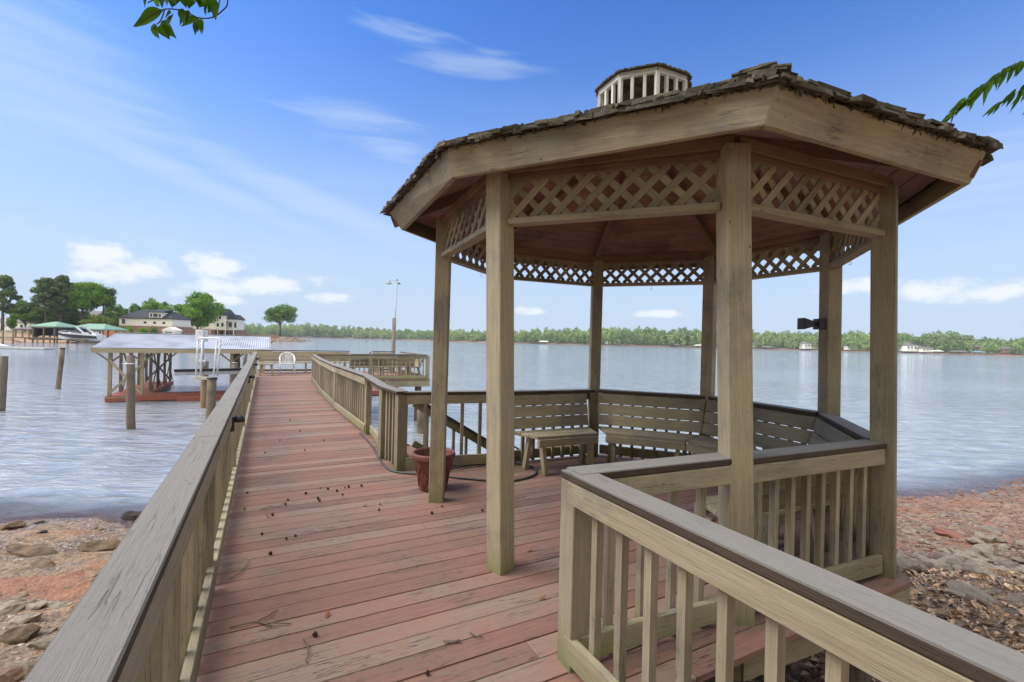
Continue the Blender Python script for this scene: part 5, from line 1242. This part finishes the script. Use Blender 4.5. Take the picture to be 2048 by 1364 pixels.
mb=MB()
lv=[((322,20),(274,52),.036),((306,48),(318,76),.020),((322,48),(338,77),.030),((345,28),(338,50),.02),((370,24),(360,50),.02),((396,36),(365,52),.03),((396,38),(391,68),.018),((402,40),(405,64),.015),
    ((436,5),(432,38),.026),((420,0),(400,14),.026),((415,2),(412,30),.018),((385,-6),(378,16),.026),((350,-10),(345,14),.026),((330,-14),(325,14),.022),((310,-12),(318,12),.018),((292,-18),(290,13),.012),((365,-14),(372,14),.022),((400,-20),(398,10),.028),((430,-30),(428,4),.028),((340,-20),(352,8),.02),((375,20),(372,45),.02),((305,-30),(330,0),.02)]
lv+=[((x0+R.uniform(-14,14),y0+R.uniform(-10,4)),(x1+R.uniform(-16,16),y1+R.uniform(-14,2)),w_*.9) for (x0,y0),(x1,y1),w_ in lv[:20] if x0>295]
for (x0,y0),(x1,y1),w_ in lv:
    a=UD(x0,y0,2.1+R.uniform(-.08,.08)); b=UD(x1,y1,2.1+R.uniform(-.1,.1)); d=b-a; leaf(mb,a,d,Vector((R.uniform(-.3,.3),-1,R.uniform(-.3,.3))),d.length*1.1,w_*1.0,.0)
for k in range(60):
    q=Vector((-3.0,-.9,5.2)).lerp(n0,R.random()**.7)+Vector((R.gauss(0,.5),R.gauss(0,.5),R.uniform(.1,.9)))
    if q.y>.3 and (EYE-q.z)/max(q.y,.1)*FPX*-1<720: continue
    leaf(mb,q,Vector((R.gauss(0,1),R.gauss(0,1),-1)),Vector((R.gauss(0,1),R.gauss(0,1),1)),.1,.03)
mb.build('foliage',LEAFN,T1)
bigcrown=1
# right tree with narrow leaves
T2=thing('tree',(7.5,1.6,-.7),'narrow leaved branch reaching in from the right edge of the picture','tree')
e0=UD(2080,110,3.6); e1=UD(1890,238,3.5)
mb=MB(); mb.tube([(7.5,1.6,-1),(7.4,1.7,2),(7.1,1.9,4.4),(6.9,2.1,6)],[.18,.15,.12,.06],12); mb.tube(smooth([Vector((7.15,1.85,4.2)),Vector((6.3,2.6,4.9)),Vector((5.2,3.2,4.5)),e0],4),[.06]*5+[.04]*4+[.012]*4,7); mb.build('trunk',BARK,T2)
path=smooth([e0+Vector((.4,.0,.25)),e0,UD(2030,130,3.55),UD(1985,160,3.5),UD(1945,190,3.5),UD(1915,215,3.5),e1],5); mb=MB(); mb.tube(path,[.006*(1-.8*i/len(path)) for i in range(len(path))],5)
lf=MB()
for br in range(3):
    pp=path if br==0 else [p+Vector((.04+.10*br,.05*br,-.11*br+.02))+Vector((.25,0,.1))*(1-i/len(path)) for i,p in enumerate(path[:int(len(path)*(.85-.17*br))])]
    if br: mb.tube(pp,.0025,4)
    for i,p in enumerate(pp):
        for _ in range(3 if i<len(pp)*.75 else 1):
            dd=Vector((-.55+R.uniform(-.5,.35),R.uniform(-.4,.4),-1+R.uniform(-.2,.5))); leaf(lf,p+Vector((R.uniform(-.02,.02),R.uniform(-.02,.02),R.uniform(-.01,.02))),dd,Vector((R.gauss(0,.5),-1,.1)),R.uniform(.10,.165),R.uniform(.013,.019),.05)
for k in range(120):
    q=Vector((6.9,2.1,5.6)).lerp(e0+Vector((1.9,-.3,.8)),R.random()**.7)+Vector((R.gauss(.2,.3),R.gauss(-.2,.3),R.uniform(.2,.7))); leaf(lf,q,Vector((R.gauss(0,1),R.gauss(0,1),-1)),Vector((R.gauss(0,1),R.gauss(0,1),1)),.1,.014)
mb.build('twig',BARK,T2); lf.build('foliage',LEAFN,T2)

def crown(T,c,r,n,seed,mat=LEAFD):
    rs=np.random.default_rng(seed); cs=[];rr=[]
    for k in range(16):
        u=rs.normal(size=3); u/=np.linalg.norm(u); cs.append(np.array(c)+u*np.array(r)*.65*rs.random()**.4); rr.append(np.array(r)*rs.uniform(.3,.45))
    V,F,rn=leaves(cs,rr,n,.13,shell=.3); fastmesh('crown',V,F,rn,mat,T)
crown(T1,(-4.2,-4.2,6.2),(3.0,2.6,2.4),9000,1); crown(T2,(7.4,-2.0,6.0),(2.6,2.8,2.2),9000,2)

for k,(x,y,h,l) in enumerate(((-15,-4,13,'outermost left tree of the row behind the viewpoint'),(-10.5,-8,14,'second tree from the left in the row behind the viewpoint'),(-5,-10,15,'third tree from the left in the row behind the viewpoint'),(.5,-9.5,14,'middle tree of the row behind the viewpoint'),(6,-10,15,'third tree from the right in the row behind the viewpoint'),(11,-7.5,13,'second tree from the right in the row behind the viewpoint'),(16,-3,12,'outermost right tree of the row behind the viewpoint'))):
    z=gz(x,y); T=thing('tree',(x,y,z),l,'tree','trees on the bank behind the viewpoint'); mb=MB(); mb.tube([(x,y,z-.5),(x,y,z+h*.35),(x+.2,y,z+h*.7)],[.28,.22,.1],10); mb.build('trunk',BARK,T)
    rs=np.random.default_rng(k+50); cs=[];rr=[]
    for q in range(26):
        u=rs.normal(size=3); u/=np.linalg.norm(u); cs.append(np.array((x,y,z+h*.5))+u*np.array((3.6,3.0,h*.45))*.75*rs.random()**.4); rr.append(np.array((1.5,1.4,1.6))*rs.uniform(.8,1.2))
    V,F,rn=leaves(cs,rr,9000,.24,shell=.2); fastmesh('crown',V,F,rn,LEAFD,T)

# ---------------------------------------------------------------- thin lake haze
hm=bpy.data.materials.new('haze_air'); hm.use_nodes=True; nt=hm.node_tree; nt.nodes.clear(); out=N(nt,'ShaderNodeOutputMaterial')
pv=N(nt,'ShaderNodeVolumePrincipled',ins={'Color':(.86,.92,1,1),'Density':.00019}); nt.links.new(pv.outputs[0],out.inputs['Volume'])
mb=MB(); mb.board((-2100,0,18.5),(2100,0,18.5),(0,4200,0),(0,0,55)); hz_=mb.build('haze',hm); tag(hz_,'thin pale haze over the lake',kind='stuff')
